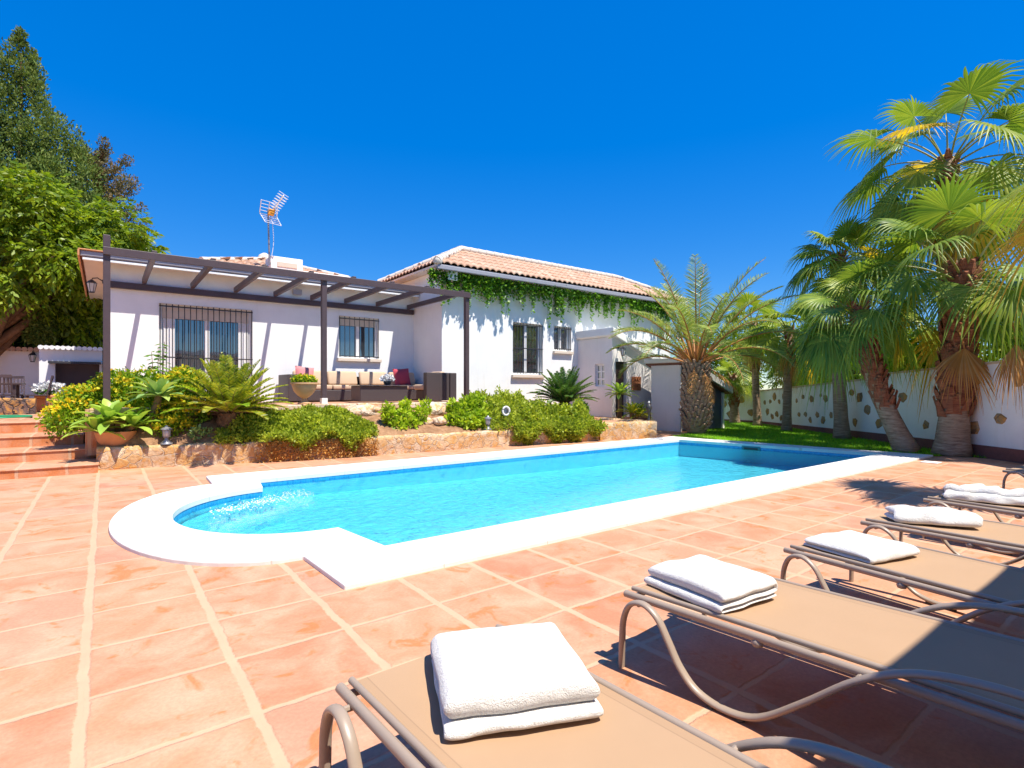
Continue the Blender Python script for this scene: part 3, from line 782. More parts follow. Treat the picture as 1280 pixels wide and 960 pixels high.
ridge(a, b); ridge((E['u0'], E['v0'], E['z'] + .05), a); ridge((E['u0'], E['v1'], E['z'] + .05), a); ridge((E['u1'], E['v0'], E['z'] + .05), b); ridge((E['u1'], E['v1'], E['z'] + .05), b)
g.lathe([(.10, 0), (.13, .06), (.10, .16), (.03, .2)], (E['u0'] + .05, E['v0'] + .05, E['z'] - .02), 10)
g.build('ridge', M['mortar'], roof, smooth=True, auto=50)
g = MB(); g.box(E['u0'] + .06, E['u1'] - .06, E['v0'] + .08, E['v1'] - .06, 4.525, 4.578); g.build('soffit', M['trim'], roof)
g = MB(); g.box(E['u0'] + .02, E['u1'] - .02, E['v0'] - .01, E['v0'] + .075, 4.42, 4.545); g.build('gutter', M['gutter'], roof, bevel=.02)
g = MB(); g.box(7.32, 7.62, 12.5, 12.795, 4.2, 4.5); g.build('corner_block', M['wall'], house, bevel=.01)
# small tiled roof room with a white parapet on the flat block
g = MB(); u0, u1, v0, v1 = 1.9, 5.6, 15.2, 18.8
g.box(u0 + .25, u1 - .25, v0 + .25, v1 - .25, 4.13, 4.5); g.build('roof_room', M['wall'], house)
mb = MB(); Lx2 = u1 - u0; h3 = lambda s, r: r < s + .05 and r < Lx2 - s + .05
for p, eu, ev in (((u0, v0, 4.42), (1, 0, 0), (0, 1, 0)), ((u1, v1, 4.42), (-1, 0, 0), (0, -1, 0)), ((u0, v1, 4.42), (0, -1, 0), (1, 0, 0)), ((u1, v0, 4.42), (0, 1, 0), (-1, 0, 0))):
    tile_slope(mb, p, eu, ev, Lx2, 1.8, .62, h3)
rr2 = mb.build('small_roof', M['tiles'], house, smooth=True, auto=50)
g = MB(); cx, cy = (u0 + u1) / 2, (v0 + v1) / 2
for x, y in ((u0, v0), (u1, v0), (u0, v1), (u1, v1)): ridge((x, y, 4.46), (cx, cy, 5.08), .07)
g.lathe([(.17, 0), (.2, .1), (.15, .22), (.05, .28)], (cx, cy, 4.98), 12)
g.build('ridge', M['mortar'], rr2, smooth=True, auto=50)
g = MB(); g.box(3.46, 4.27, 15.0, 15.6, 4.15, 4.76); g.box(4.275, 5.72, 15.02, 15.5, 4.15, 4.47); g.build('roof_parapet', M['wall'], house, bevel=.01)
g = MB(); g.box(3.62, 4.12, 14.985, 14.998, 4.50, 4.62); g.build('vent', M['soffit'], house)
# porch: projecting front with a sloping parapet and a deep doorway
PO = (12.40, 14.9)
def ptop(u): return 3.08 - (u - 12.4) * .365
g = MB(); D0, D1, DZ = 12.56, 13.06, 2.12
def panel(poly, v, th=.25):
    n = len(poly); g.add([(u, v, z) for u, z in poly] + [(u, v + th, z) for u, z in poly], [tuple(range(n)), tuple(range(2 * n - 1, n - 1, -1))] + [(i, n + i, n + (i + 1) % n, (i + 1) % n) for i in range(n)])
panel([(12.40, .35), (D0, .35), (D0, ptop(D0) - .2), (12.40, ptop(12.4) - .2)], 11.3)
panel([(D1, .35), (14.9, .35), (14.9, ptop(14.9) - .2), (D1, ptop(D1) - .2)], 11.3)
panel([(D0, DZ), (D1, DZ), (D1, ptop(D1) - .2), (D0, ptop(D0) - .2)], 11.3)
# shaded side wall with a small opening for its window
SW = (11.62, 12.02, 1.35, 2.05)
for v0, v1, z0, z1 in ((11.551, SW[0], .35, 2.86), (SW[1], 12.795, .35, 2.86), (SW[0], SW[1], .35, SW[2]), (SW[0], SW[1], SW[3], 2.86)):
    g.box(12.40, 12.62, v0, v1, z0, z1)
g.build('porch', M['porch'], house)
g = MB(); s = .365
for (va, vb, ua, ub, lo, hi) in ((11.16, 12.79, 12.3, 14.95, -.2, .04),):
    v = [(ua, va, ptop(ua) + lo), (ub, va, ptop(ub) + lo), (ub, vb, ptop(ub) + lo), (ua, vb, ptop(ua) + lo), (ua, va, ptop(ua) + hi), (ub, va, ptop(ub) + hi), (ub, vb, ptop(ub) + hi), (ua, vb, ptop(ua) + hi)]
    g.add(v, [(3, 2, 1, 0), (4, 5, 6, 7), (0, 1, 5, 4), (1, 2, 6, 5), (2, 3, 7, 6), (3, 0, 4, 7)])
g.build('porch_roof', M['wall'], house, bevel=.02)
g = MB(); g.box(D0, D1, 11.42, 11.47, .4, DZ); dd = g.build('porch_door', M['door_dark'], house)
g = MB()
for k in range(4): g.box(D0 + .06, D1 - .06, 11.405, 11.418, .5 + .41 * k, .8 + .41 * k)
g.build('door_panel', M['door_dark'], dd, bevel=.01)
g = MB(); a, b, c, d = SW
for y0, y1, z0, z1 in ((a, b, c, c + .05), (a, b, d - .05, d), (a, a + .05, c, d), (b - .05, b, c, d), ((a + b) / 2 - .025, (a + b) / 2 + .025, c, d), (a, b, (c * 2 + d) / 3 - .02, (c * 2 + d) / 3 + .02), (a, b, (c + 2 * d) / 3 - .02, (c + 2 * d) / 3 + .02)):
    g.box(12.47 + .0005 * (z1 - z0), 12.51 - .0005 * (y1 - y0), y0, y1, z0, z1)
pw = g.build('porch_window', M['frame_white'], house)
g = MB(); g.box(12.485, 12.49, a, b, c, d); g.build('pane', M['glass'], pw)
# ------------------------------------------------------------------ pergola
perg = thing('pergola', 'dark brown timber pergola over the terrace seating', 'pergola', (3.6, 11.3, .95))
for u, top in ((.03, 3.86), (3.64, 3.66), (7.14, 3.62)):
    g = MB(); g.box(u - .05, u + .05, 11.245, 11.355, .98 if u < 7 else .8, top); p = g.build('post', M['dark_wood'], perg, bevel=.006)
    if 1 < u < 5:
        g = MB(); g.box(u - .062, u + .062, 11.235, 11.365, .955, 1.09); g.build('post_shoe', M['trim'], p, bevel=.006)
g = MB(); g.box(-.02, 7.2, 11.20, 11.242, 3.52, 3.65); g.build('front_beam', M['dark_wood'], perg, bevel=.006)
g = MB(); g.box(.02, 7.28, 14.40, 14.49, 3.46, 3.598); g.build('wall_beam', M['dark_wood'], perg, bevel=.006)
for k in range(8):
    u = .70 + .90 * k + (.02 if k else 0)
    g = MB()
    if k == 7: u = 7.08
    g.box(u - .04, u + .04, 11.36, 14.395, 3.60, 3.72)
    g.build('rafter', M['dark_wood'], perg, bevel=.006)
g = MB(); g.box(-.01, .07, 11.36, 14.395, 3.60, 3.72); g.build('rafter', M['dark_wood'], perg, bevel=.006)
# ------------------------------------------------------------------ shed
shed = thing('garden_shed', 'small slate grey lean-to shed with sloping white roof behind the date palm', 'shed', (14.8, 10.2, 0))
def stop(u): return 1.98 - (u - 13.6) * .36
def prism_v(g, poly, v0, v1):
    n = len(poly); g.add([(u, v0, z) for u, z in poly] + [(u, v1, z) for u, z in poly], [tuple(range(n)), tuple(range(2 * n - 1, n - 1, -1))] + [(i, n + i, n + (i + 1) % n, (i + 1) % n) for i in range(n)])
g = MB(); prism_v(g, [(13.66, .02), (15.86, .02), (15.86, stop(15.86)), (13.66, stop(13.66))], 9.75, 10.74); g.build('wall', M['slate'], shed)
g = MB(); prism_v(g, [(13.58, 0), (13.655, 0), (13.655, stop(13.65)), (13.58, stop(13.58))], 9.74, 10.76); g.build('side_wall', M['porch'], shed)
g = MB(); g.box(15.80, 15.90, 9.68, 9.745, 0, stop(15.9)); g.build('corner_post', M['trim'], shed, bevel=.008)
g = MB(); g.box(13.575, 13.65, 9.68, 9.738, 0, stop(13.6)); g.build('corner_post', M['trim'], shed, bevel=.008)
g = MB(); prism_v(g, [(13.46, stop(13.46) + .04), (16.1, stop(16.1) + .04), (16.1, stop(16.1) + .24), (13.9, stop(13.9) + .26), (13.46, stop(13.46) + .16)], 9.5, 10.95); g.build('roof', M['trim'], shed, bevel=.015)
g = MB(); prism_v(g, [(13.5, stop(13.5)), (16.05, stop(16.05)), (16.05, stop(16.05) + .038), (13.5, stop(13.5) + .038)], 9.56, 10.9); g.build('eave_board', M['brown_trim'], shed)
# ------------------------------------------------------------------ back wall on the patio, fireplace opening
bw = thing('patio_back_wall', 'white wall with a scalloped tile top and a dark barbecue opening at the back of the patio', 'wall', (-3, 22, .68))
g = MB(); wall_v(g, -1.46, -.05, .68, 2.42, 20.0, [(-1.12, -.12, .9, 2.0)], .5); g.build('wall_panel', M['wall'], bw)
g = MB(); g.box(-1.12, -.12, 20.3, 20.34, .9, 2.0); g.build('screen', M['awning'], bw)
g = MB(); g.box(-1.25, -.08, 19.62, 19.99, 1.99, 2.05); g.build('awning', M['black_metal'], bw)
g = MB(); g.box(-14, -1.2, 22.0, 22.4, .68, 2.42); g.build('wall_panel', M['wall'], bw)
g = MB()
for k in range(12): g.tube([(-1.42 + .12 * k, 19.85, 2.44), (-1.42 + .12 * k, 20.55, 2.46)], .062, 8)
g.build('tile_top', M['wall'], bw, smooth=True, auto=50)
g = MB()
for k in range(50): g.tube([(-8 + .135 * k, 21.8, 2.47), (-8 + .135 * k, 22.45, 2.52)], .07, 8)
g.build('tile_top', M['tiles'], bw, smooth=True, auto=50)
# pool house behind the standpoint whose eave throws the shade on the lounger heads
ph = thing('pool_house', 'long white building with a flat eave facing the pool deck behind the loungers', 'building', (0, -3, 0))
g = MB(); g.box(-9, 8.0, -5.5, -1.6, 0, 2.9); g.build('wall', M['wall'], ph)
g = MB(); g.box(-9.3, 8.3, -5.8, -.50, 2.92, 3.07); g.build('roof', M['trim'], ph)
# ------------------------------------------------------------------ foliage helpers
def leaf_quads(P, N, size, aspect=.45, fold=.12, up=None, rnd=1.0):
    """one bent diamond leaf per point: P (n,3) base points, N (n,3) leaf axis"""
    n = len(P); N = N / (np.linalg.norm(N, axis=1, keepdims=True) + 1e-9)
    q = rng.normal(size=(n, 3)); S = np.cross(N, q); S /= (np.linalg.norm(S, axis=1, keepdims=True) + 1e-9)
    W = np.cross(S, N)
    s = (np.asarray(size) * rng.uniform(.65, 1.3, n))[:, None]
    a = P; b = P + N * s * .5 + S * s * aspect * .5 + W * s * fold; c = P + N * s; d = P + N * s * .5 - S * s * aspect * .5 + W * s * fold
    V = np.stack([a, b, c, d], 1).reshape(-1, 3); F = np.arange(n * 4).reshape(-1, 4)
    return V, F
def lump_cloud(lumps, n, size, aspect=.5, out=.8, shell=.55, droop=0.0, power=2 / 3):
    """leaves through a set of ellipsoid lumps (cx,cy,cz,rx,ry,rz); denser near each lump's skin"""
    L = np.array(lumps, float); w = (L[:, 3] * L[:, 4] * L[:, 5]) ** power; w /= w.sum()
    k = rng.choice(len(L), n, p=w); L = L[k]
    d = rng.normal(size=(n, 3)); d /= np.linalg.norm(d, axis=1, keepdims=True)
    r = (shell + (1 - shell) * rng.uniform(0, 1, n) ** .6)[:, None] * (1 + .12 * rng.normal(size=(n, 1)))
    P = L[:, :3] + d * r * L[:, 3:6]
    N = d * out + rng.normal(size=(n, 3)) * .6; N[:, 2] -= droop
    return leaf_quads(P, N, size, aspect)
def lumps_in(c, r, n, rr, seed, squash=1.0, top=True):
    r_ = random.Random(seed); out = []
    while len(out) < n:
        x, y, z = (r_.uniform(-1, 1) for _ in range(3))
        q = math.sqrt(x * x + y * y + z * z)
        if q > 1 or q < .35: continue
        s = rr * r_.uniform(.7, 1.3)
        out.append((c[0] + x * r[0], c[1] + y * r[1], c[2] + z * r[2], s, s, s * squash))
    return out
def limbs(mb, base, top, targets, r0, seed=0):
    r_ = random.Random(seed); base = Vector(base); top = Vector(top)
    pts = [base.lerp(top, k / 6) + Vector((r_.uniform(-.06, .06), r_.uniform(-.06, .06), 0)) * (k > 0) for k in range(7)]
    mb.tube(pts, [r0 * (1.25 if k == 0 else 1) * (1 - .09 * k) for k in range(7)], 10)
    for t in targets:
        a = pts[r_.choice([3, 4, 5, 6])]; t = Vector(t); mid = a.lerp(t, .5) + Vector((0, 0, .15 * (t - a).length))
        mb.tube([a, a.lerp(mid, .6), mid, mid.lerp(t, .6), t], [r0 * .5, r0 * .4, r0 * .28, r0 * .18, r0 * .06], 7)

def frond(mb, base, az, el, L, npair, leaf, w, bend, mi_leaf=0, mi_stem=1, vee=.5, rs=.022, start=.12, twist=0, taper=True, sweep=.6, droopleaf=.15):
    """feather leaf: a curved midrib with two rows of leaflets"""
    h = Vector((math.cos(az), math.sin(az), 0)); pts = []; p = Vector(base); e = el; ns = 14
    for i in range(ns + 1):
        pts.append(p.copy()); p = p + (h * math.cos(e) + Vector((0, 0, math.sin(e)))) * (L / ns); e -= bend / ns * (.4 + 1.2 * i / ns)
    mb.tube(pts, [rs * (1 - .85 * i / ns) for i in range(ns + 1)], 5, mi=mi_stem)
    side = Vector((-h.y, h.x, 0))
    PA = np.array([tuple(q) for q in pts])
    V = []; 
    for j in range(npair):
        t = start + (1 - start) * (j + .5) / npair
        f = t * ns; i = min(ns - 1, int(f)); q = pts[i].lerp(pts[i + 1], f - i); d = (pts[i + 1] - pts[i]).normalized(); up = side.cross(d) * -1
        if up.z < 0 and abs(e) < 1.5: up = -up if up.z < -.2 and el > 0 and i < 3 else up
        up = d.cross(side); 
        if up.z < 0: up = -up
        ll = leaf * (math.sin(math.pi * min(1, .12 + t * .86)) ** .6 if taper else 1) * random.uniform(.85, 1.1)
        for sg in (-1, 1):
            dirn = (side * sg * math.cos(vee) + up * math.sin(vee) + d * (sweep + random.uniform(-.12, .12))).normalized()
            dirn = (dirn + Vector((0, 0, -droopleaf * random.uniform(.3, 1.5)))).normalized()
            tl = random.uniform(-.9, .9); wv = (d * math.cos(tl) + up * math.sin(tl) * .9) * w
            m_ = q + dirn * ll * .5; tip = q + dirn * ll + Vector((0, 0, -droopleaf * ll * .6))
            V += [tuple(q - wv * .35), tuple(q + wv * .35), tuple(m_ + wv * .5), tuple(tip), tuple(m_ - wv * .5)]
    V = np.array(V); n = len(V) // 5
    base_i = np.arange(n)[:, None] * 5
    mb.np_add(V, base_i + np.array([[0, 1, 2, 4]]), mi_leaf)
    # tips as triangles welded to the same strip
    T = V.reshape(-1, 5, 3)[:, [4, 2, 3]].reshape(-1, 3)
    mb.np_add(T, np.arange(len(T)).reshape(-1, 3), mi_leaf)

def fan_leaf(mb, base, az, el, pl, r, nb=34, spread=2.35, droop=.5, bend=.5, mi=0, ms=1, seed=0, split=.5, rs=.016, collapse=0.0):
    """costapalmate fan leaf: petiole, pleated fan, split drooping tips"""
    r_ = random.Random(seed)
    h = Vector((math.cos(az), math.sin(az), 0)); p = Vector(base); e = el; pts = []
    for i in range(8):
        pts.append(p.copy()); p = p + (h * math.cos(e) + Vector((0, 0, math.sin(e)))) * (pl / 7); e -= bend / 7
    mb.tube(pts, [rs * (1.6 - .9 * i / 7) for i in range(8)], 5, mi=ms)
    f = (h * math.cos(e) + Vector((0, 0, math.sin(e)))).normalized(); s = Vector((-h.y, h.x, 0)); n = s.cross(f)
    if n.z < 0 and el > -.3: n = -n
    roll = r_.uniform(-.55, .55); s2 = s * math.cos(roll) + n * math.sin(roll); n = n * math.cos(roll) - s * math.sin(roll); s = s2
    o = pts[-1]; K = 6
    AV = []; AF = []
    da = 2 * spread / nb
    for b in range(nb):
        a = -spread + da * (b + .5); a *= (1 - collapse * .75)
        bl = r * (.70 + .30 * math.cos(a * .62)) * r_.uniform(.92, 1.06)
        d = f * math.cos(a) + s * math.sin(a); tn = -f * math.sin(a) + s * math.cos(a)
        cup = .30 * (abs(a) / spread) ** 2
        hang = droop * r_.uniform(.7, 1.4)
        st = len(AV)
        jit = r_.uniform(-.16, .16)
        for k in range(K + 1):
            q = k / K; rho = bl * q
            hw = rho * math.tan(da / 2 * (1 - collapse * .7)) * 1.04
            if q > split: hw = max(.0012, bl * split * math.tan(da / 2) * (1 - (q - split) / (1 - split)) * 1.0)
            c = o + d * rho + n * (cup * rho * .8 - .10 * rho * q)
            if q > split:
                g = ((q - split) / (1 - split)); c = c + Vector((0, 0, -hang * bl * .55 * g ** 1.8)) + tn * jit * bl * .35 * g * g
            c = c + Vector((0, 0, -hang * .18 * rho * q))
            ridge_ = n * (hw * .55)
            AV += [tuple(c - tn * hw), tuple(c + ridge_), tuple(c + tn * hw)]
        for k in range(K):
            i0 = st + 3 * k; i1 = i0 + 3
            AF += [(i0, i0 + 1, i1 + 1, i1), (i0 + 1, i0 + 2, i1 + 2, i1 + 1)]
    mb.np_add(np.array(AV), np.array(AF), mi)

def palm_trunk(base, top, r0, r1, name, root, lean=(0, 0), boots=0, seed=0, bootfrom=.5, red=True):
    r_ = random.Random(seed); base = Vector(base); top = Vector(top); H = (top - base).length
    mb = MB(); pts = []; rad = []; m = 26
    for i in range(m + 1):
        t = i / m
        q = base.lerp(top, t) + Vector((lean[0], lean[1], 0)) * math.sin(math.pi * t)
        pts.append(q); fl = 1 + .38 * math.exp(-t * H * 3.2)
        rad.append((r0 + (r1 - r0) * t) * fl * (1 + .025 * r_.uniform(-1, 1)))
    mb.tube(pts, rad, 18)
    tr = mb.build(name, M['palm_bark'], root, smooth=True)
    if boots:
        mb = MB()
        for k in range(boots):
            t = bootfrom + (1 - bootfrom) * (k + .5) / boots; a = k * 2.4; f = t * m; i = min(m - 1, int(f))
            q = pts[i].lerp(pts[i + 1], f - i); rr = rad[i]
            o = Vector((math.cos(a), math.sin(a), 0)); s = Vector((-o.y, o.x, 0)); w = rr * .55; L = rr * r_.uniform(.9, 1.5)
            tip = q + o * rr * 1.28 + Vector((0, 0, L))
            vs = [q + o * rr * .9 - s * w, q + o * rr * .9 + s * w, tip + s * w * .35, tip - s * w * .35, q + o * rr * 1.12 + Vector((0, 0, L * .1)), tip + o * .03 + Vector((0, 0, -.04))]
            mb.add(vs, [(0, 4, 5, 3), (4, 1, 2, 5), (0, 1, 4), (3, 5, 2)])
        mb.build('leaf_base', M['palm_red'] if red else M['palm_bark'], root)
    return pts, rad
def fan_palm(label, base, crown, r0, r1, nl, fr, pet, seed, gold=0.0, lime=.2, dead=6, boots=60, bootfrom=.55, lean=(0, 0), nb=34, elo=-.75, group='fan palms along the boundary wall', deadel=-1.25, red=True, extra=()):
    root = thing('fan_palm', label, 'palm tree', base, group)
    pts, rad = palm_trunk(base, crown, r0, r1, 'trunk', root, lean, boots, seed, bootfrom, red)
    r_ = random.Random(seed); mb = MB(); c = Vector(crown)
    for k in range(nl):
        t = k / nl; el = 1.35 - (1.35 - elo) * t ** .85 + r_.uniform(-.12, .12); az = k * 2.39996 + r_.uniform(-.3, .3) + seed
        x = r_.random(); mi = 2 if x < gold else (1 if x < gold + lime else 0)
        if t > .85 and r_.random() < .25: mi = 2
        o = c + Vector((math.cos(az), math.sin(az), 0)) * r1 * .6 + Vector((0, 0, -.35 * t))
        fan_leaf(mb, o, az, el, pet * r_.uniform(.75, 1.2), fr * r_.uniform(.8, 1.12), nb, 2.2 + .35 * r_.random(), .28 + .65 * t + .2 * r_.random(), .35 + .7 * t, mi, 3, r_.random())
    for az, el, pl, rr, mi in extra:
        fan_leaf(mb, c, az, el, pl, rr, nb + 8, 2.3, .6, .5, mi, 3, r_.random())
    mb.build('crown', [M['fan'], M['fan_lime'], M['fan_gold'], M['fan_petiole']], root)
    if dead:
        mb = MB()
        for k in range(dead):
            az = k * 2.39996 + seed * 1.7
            fan_leaf(mb, c + Vector((math.cos(az), math.sin(az), 0)) * r1 + Vector((0, 0, -.4)), az, deadel + r_.uniform(-.1, .3), pet * .45, fr * r_.uniform(.6, .9), 26, 1.5, 1.0, .5, 0, 1, r_.random(), split=.35, collapse=.55)
        mb.build('dead_leaves', [M['fan_dry'], M['petiole']], root)
    return root
# ------------------------------------------------------------------ palms along the wall
fan_palm('thick fan palm with rusty leaf bases right of the leaning palm at the pool corner', (13.06, 3.17, 0), (13.2, 3.02, 3.55), .245, .22, 21, .98, 1.15, 3, gold=.06, lime=.22, dead=0, boots=150, bootfrom=.20, nb=36, elo=-.3, extra=((3.6, -.35, .8, 1.1, 0), (2.6, -.15, 1.0, 1.0, 1), (4.4, -.3, .8, 1.0, 0)))
fan_palm('leaning fan palm with dark rusty trunk at the far corner of the pool', (12.96, 3.86, 0), (12.62, 4.6, 2.95), .175, .16, 16, .85, .75, 11, gold=.03, lime=.2, dead=0, boots=120, bootfrom=.28, lean=(-.08, .12), elo=-.2, extra=((3.4, -.35, .8, .95, 0), (2.5, -.3, .85, .95, 0)))
fan_palm('tallest fan palm with its crown high above all the others, growing beyond the white wall', (15.8, 3.9, 0), (15.8, 3.9, 6.65), .22, .17, 28, 1.10, 1.45, 19, gold=.06, lime=.12, dead=10, boots=60, bootfrom=.6, elo=-.55, nb=36)
fan_palm('fan palm with a smooth grey swollen trunk on the lawn left of the leaning palm', (14.96, 5.85, 0), (14.75, 5.85, 4.6), .155, .14, 20, .78, .62, 23, gold=.06, lime=.5, dead=12, boots=50, bootfrom=.66, elo=-.3, lean=(-.04, .04))
fan_palm('middle fan palm on the lawn with low wide drooping green leaves', (16.4, 7.95, 0), (16.45, 7.9, 3.05), .12, .11, 14, .85, .68, 31, gold=.02, lime=.6, dead=4, boots=40, bootfrom=.6, elo=-.3)
fan_palm('slender fan palm with brown leaf skirt, second from the far end of the wall', (17.6, 9.5, 0), (17.5, 9.6, 3.5), .12, .11, 15, .78, .58, 41, gold=.02, lime=.6, dead=14, boots=40, bootfrom=.5, elo=-.25)
fan_palm('small fan palm with low round crown nearest the shed at the far wall', (18.5, 10.85, 0), (18.55, 10.95, 1.75), .15, .14, 14, .55, .4, 47, gold=.02, lime=.7, dead=0, boots=36, bootfrom=.3, elo=-.3)
fan_palm('fan palm with golden drooping leaves reaching in above the loungers at right', (9.35, -.05, 0), (9.3, 0, 3.45), .22, .18, 2, 1.05, .9, 53, gold=.6, lime=.3, dead=0, boots=60, bootfrom=.5, elo=-.2, nb=36,
         extra=((2.62, .42, 1.3, 1.1, 2), (2.30, .02, 1.35, 1.05, 2), (2.9, -.12, 1.2, 1.0, 2), (2.05, .45, 1.2, 1.0, 1)))
# brown hanging leaves on the thick palm
def dead_leaf(label, o, az, el, pl, r, sp, seed, col=.3):
    root = thing('dead_palm_leaf', label, 'dead leaf', o)
    mb = MB(); fan_leaf(mb, o, az, el, pl, r, 32, sp, .45, .25, 0, 1, seed, split=.55, collapse=col)
    mb.build('blade', [M['fan_dry'], M['petiole']], root)
dead_leaf('big dry orange fan leaf hanging down against the trunk of the thick palm', (12.92, 3.05, 2.45), 3.9, -1.0, .45, .95, 1.15, 5, .12)
dead_leaf('dry tan fan leaf hanging in front of the white wall right of the thick palm', (12.55, 2.25, 2.55), 4.1, -1.2, .5, .9, 1.2, 9, .5)
# ------------------------------------------------------------------ date palm by the shed
dp = thing('date_palm', 'feathery grey-green date palm with a chunky scaly trunk in front of the shed', 'palm tree', (13.35, 9.0, 0))
mb = MB(); c0 = Vector((13.35, 9.0, 0)); Ht = 1.95
prof = [(.24, 0), (.29, .12), (.33, .4), (.33, .8), (.31, 1.2), (.27, 1.6), (.22, 1.95)]
mb.lathe(prof, c0, 18); mb.build('trunk', M['date_bark'], dp, smooth=True)
mb = MB(); r_ = random.Random(4)
for k in range(230):
    t = (k + .5) / 230; z = .10 + t * 1.85; a = k * 2.39996
    rr = np.interp(z, [p[1] for p in prof], [p[0] for p in prof]) * .96
    o = Vector((math.cos(a), math.sin(a), 0)); s = Vector((-o.y, o.x, 0)); w = .085; L = r_.uniform(.14, .26)
    q = c0 + o * rr + Vector((0, 0, z)); tip = q + o * r_.uniform(.08, .15) + Vector((0, 0, L))
    mb.add([q - s * w, q + s * w, tip + s * w * .45, tip - s * w * .45, q + o * .06 + Vector((0, 0, .02)), tip + o * .035 + Vector((0, 0, -.03)), q + Vector((0, 0, .1))], [(0, 4, 5, 3), (4, 1, 2, 5), (0, 1, 4), (3, 5, 2), (0, 3, 6), (1, 6, 2)])
mb.build('leaf_base', M['date_bark'], dp)
mb = MB()
for k in range(34):
    t = k / 34; az = k * 2.39996 + .4; el = 1.40 - 1.05 * t + r_.uniform(-.08, .08)
    o = c0 + Vector((math.cos(az) * .16, math.sin(az) * .16, 1.95 + .1 * (1 - t)))
    frond(mb, o, az, el, r_.uniform(2.75, 3.3) * (1 - .12 * t), 60, .46, .026, .60 + 1.05 * t + r_.uniform(-.1, .25), 0, 1, .45, .034, .26, sweep=.75, droopleaf=.16)
mb.build('crown', [M['date'], M['petiole']], dp)
mb = MB()
for az, el in ((5.2, -.5), (.2, -.8), (3.6, -.55), (4.3, -.9)):
    o = c0 + Vector((math.cos(az) * .25, math.sin(az) * .25, 1.9))
    frond(mb, o, az, el, 1.1, 30, .28, .016, .6, 0, 1, .2, .02, .2, droopleaf=.7)
mb.build('dead_fronds', [M['fan_dry'], M['petiole']], dp)

# ------------------------------------------------------------------ cycads
def cycad(label, c, nf, L, leaf, mat, seed, tr, th):
    root = thing('cycad', label, 'cycad', c); r_ = random.Random(seed)
    mb = MB(); mb.lathe([(tr * .9, -.08), (tr, .05), (tr * 1.08, th * .5), (tr * .95, th), (tr * .4, th + .05)], c, 16)
    for k in range(60):
        a = k * 2.4; z = th * k / 60; o = Vector((math.cos(a), math.sin(a), 0)); s = Vector((-o.y, o.x, 0)); q = Vector(c) + o * tr * .98 + Vector((0, 0, z))
        mb.add([q - s * .03, q + s * .03, q + o * .05 + Vector((0, 0, .05))], [(0, 1, 2)])
    mb.build('trunk', M['bark'], root)
    mb = MB()
    for k in range(nf):
        t = k / nf; az = k * 2.39996 + seed; el = 1.42 - 1.22 * t ** .9 + r_.uniform(-.1, .1)
        o = Vector(c) + Vector((math.cos(az) * tr * .4, math.sin(az) * tr * .4, th))
        frond(mb, o, az, el, L * r_.uniform(.85, 1.1), 58, leaf, .021, .25 + .45 * t + r_.uniform(0, .15), r_.choice([0, 0, 0, 1]) if t > .3 else 0, 2, .35, .012, .10, sweep=.55, droopleaf=.03)
    mb.build('crown', [mat, M['lantana'] if mat is M['cycad'] else mat, M['stem']], root)
cycad('large yellow-green cycad with stiff feathery leaves in front of the glass door', (1.78, 10.72, .55), 74, 1.02, .16, M['cycad'], 2, .19, .30)
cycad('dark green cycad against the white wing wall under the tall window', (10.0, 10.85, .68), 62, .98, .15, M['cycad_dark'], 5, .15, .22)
# ------------------------------------------------------------------ agaves
def rosette(mb, c, n, L, w, seed, mi=0, tilt=0):
    r_ = random.Random(seed); c = Vector(c)
    for k in range(n):
        t = k / n; az = k * 2.39996 + seed; el = 1.35 - 1.5 * t + r_.uniform(-.1, .1); l = L * r_.uniform(.8, 1.1) * (.7 + .3 * min(1, t * 3))
        h = Vector((math.cos(az), math.sin(az), 0)); s = Vector((-h.y, h.x, 0)); p = c + h * .02; e = el; K = 8; vs = []
        for i in range(K + 1):
            q = i / K; ww = w * (.45 + .9 * q) * (1 if q < .55 else max(.03, 1 - ((q - .55) / .45) ** 1.6)) * (1.0)
            d = h * math.cos(e) + Vector((0, 0, math.sin(e))); up = s.cross(d) * -1
            vs += [p - s * ww + up * ww * .35, p - up * .004, p + s * ww + up * ww * .35]
            p = p + d * l / K; e -= .85 / K * (.3 + 1.2 * q)
        f = []
        for i in range(K):
            a = 3 * i; f += [(a, a + 1, a + 4, a + 3), (a + 1, a + 2, a + 5, a + 4)]
        mb.add(vs, f, mi)
t = thing('agave', 'pale green agave rosettes spilling from a low terracotta pot at the corner of the steps', 'agave', (.12, 10.98, .36))
mb = MB(); rosette(mb, (.08, 10.90, .76), 26, .54, .078, 1); rosette(mb, (.38, 10.85, .66), 20, .45, .066, 6); rosette(mb, (-.12, 10.82, .62), 18, .42, .06, 9); mb.build('leaves', M['agave'], t, smooth=True)
mb = MB(); mb.tube([(.1, 11, .5), (.08, 10.9, .77)], .05); mb.tube([(.2, 11, .5), (.38, 10.85, .67)], .04); mb.tube([(.05, 11, .5), (-.12, 10.83, .63)], .035); mb.build('stem', M['stem'], t)
pot = thing('flower_pot', 'wide terracotta bowl holding the agave beside the steps', 'pot', (.15, 11.0, .36))
mb = MB(); mb.lathe([(.17, .0), (.23, .06), (.275, .20), (.29, .26), (.26, .26), (.245, .2)], (.15, 11.0, .33), 24); mb.build('bowl', M['terracotta_pot'], pot, smooth=True, auto=45)
mb = MB(); mb.lathe([(.01, .22), (.245, .22)], (.15, 11.0, .33), 24); mb.build('soil', M['soil'], pot)
t = thing('agave', 'grey-green agave rosette on a bare leaning trunk between the flowering bush and the cycad', 'agave', (.66, 11.0, .6))
mb = MB(); rosette(mb, (.74, 10.95, 1.16), 30, .50, .062, 3); mb.build('leaves', M['agave_grey'], t, smooth=True)
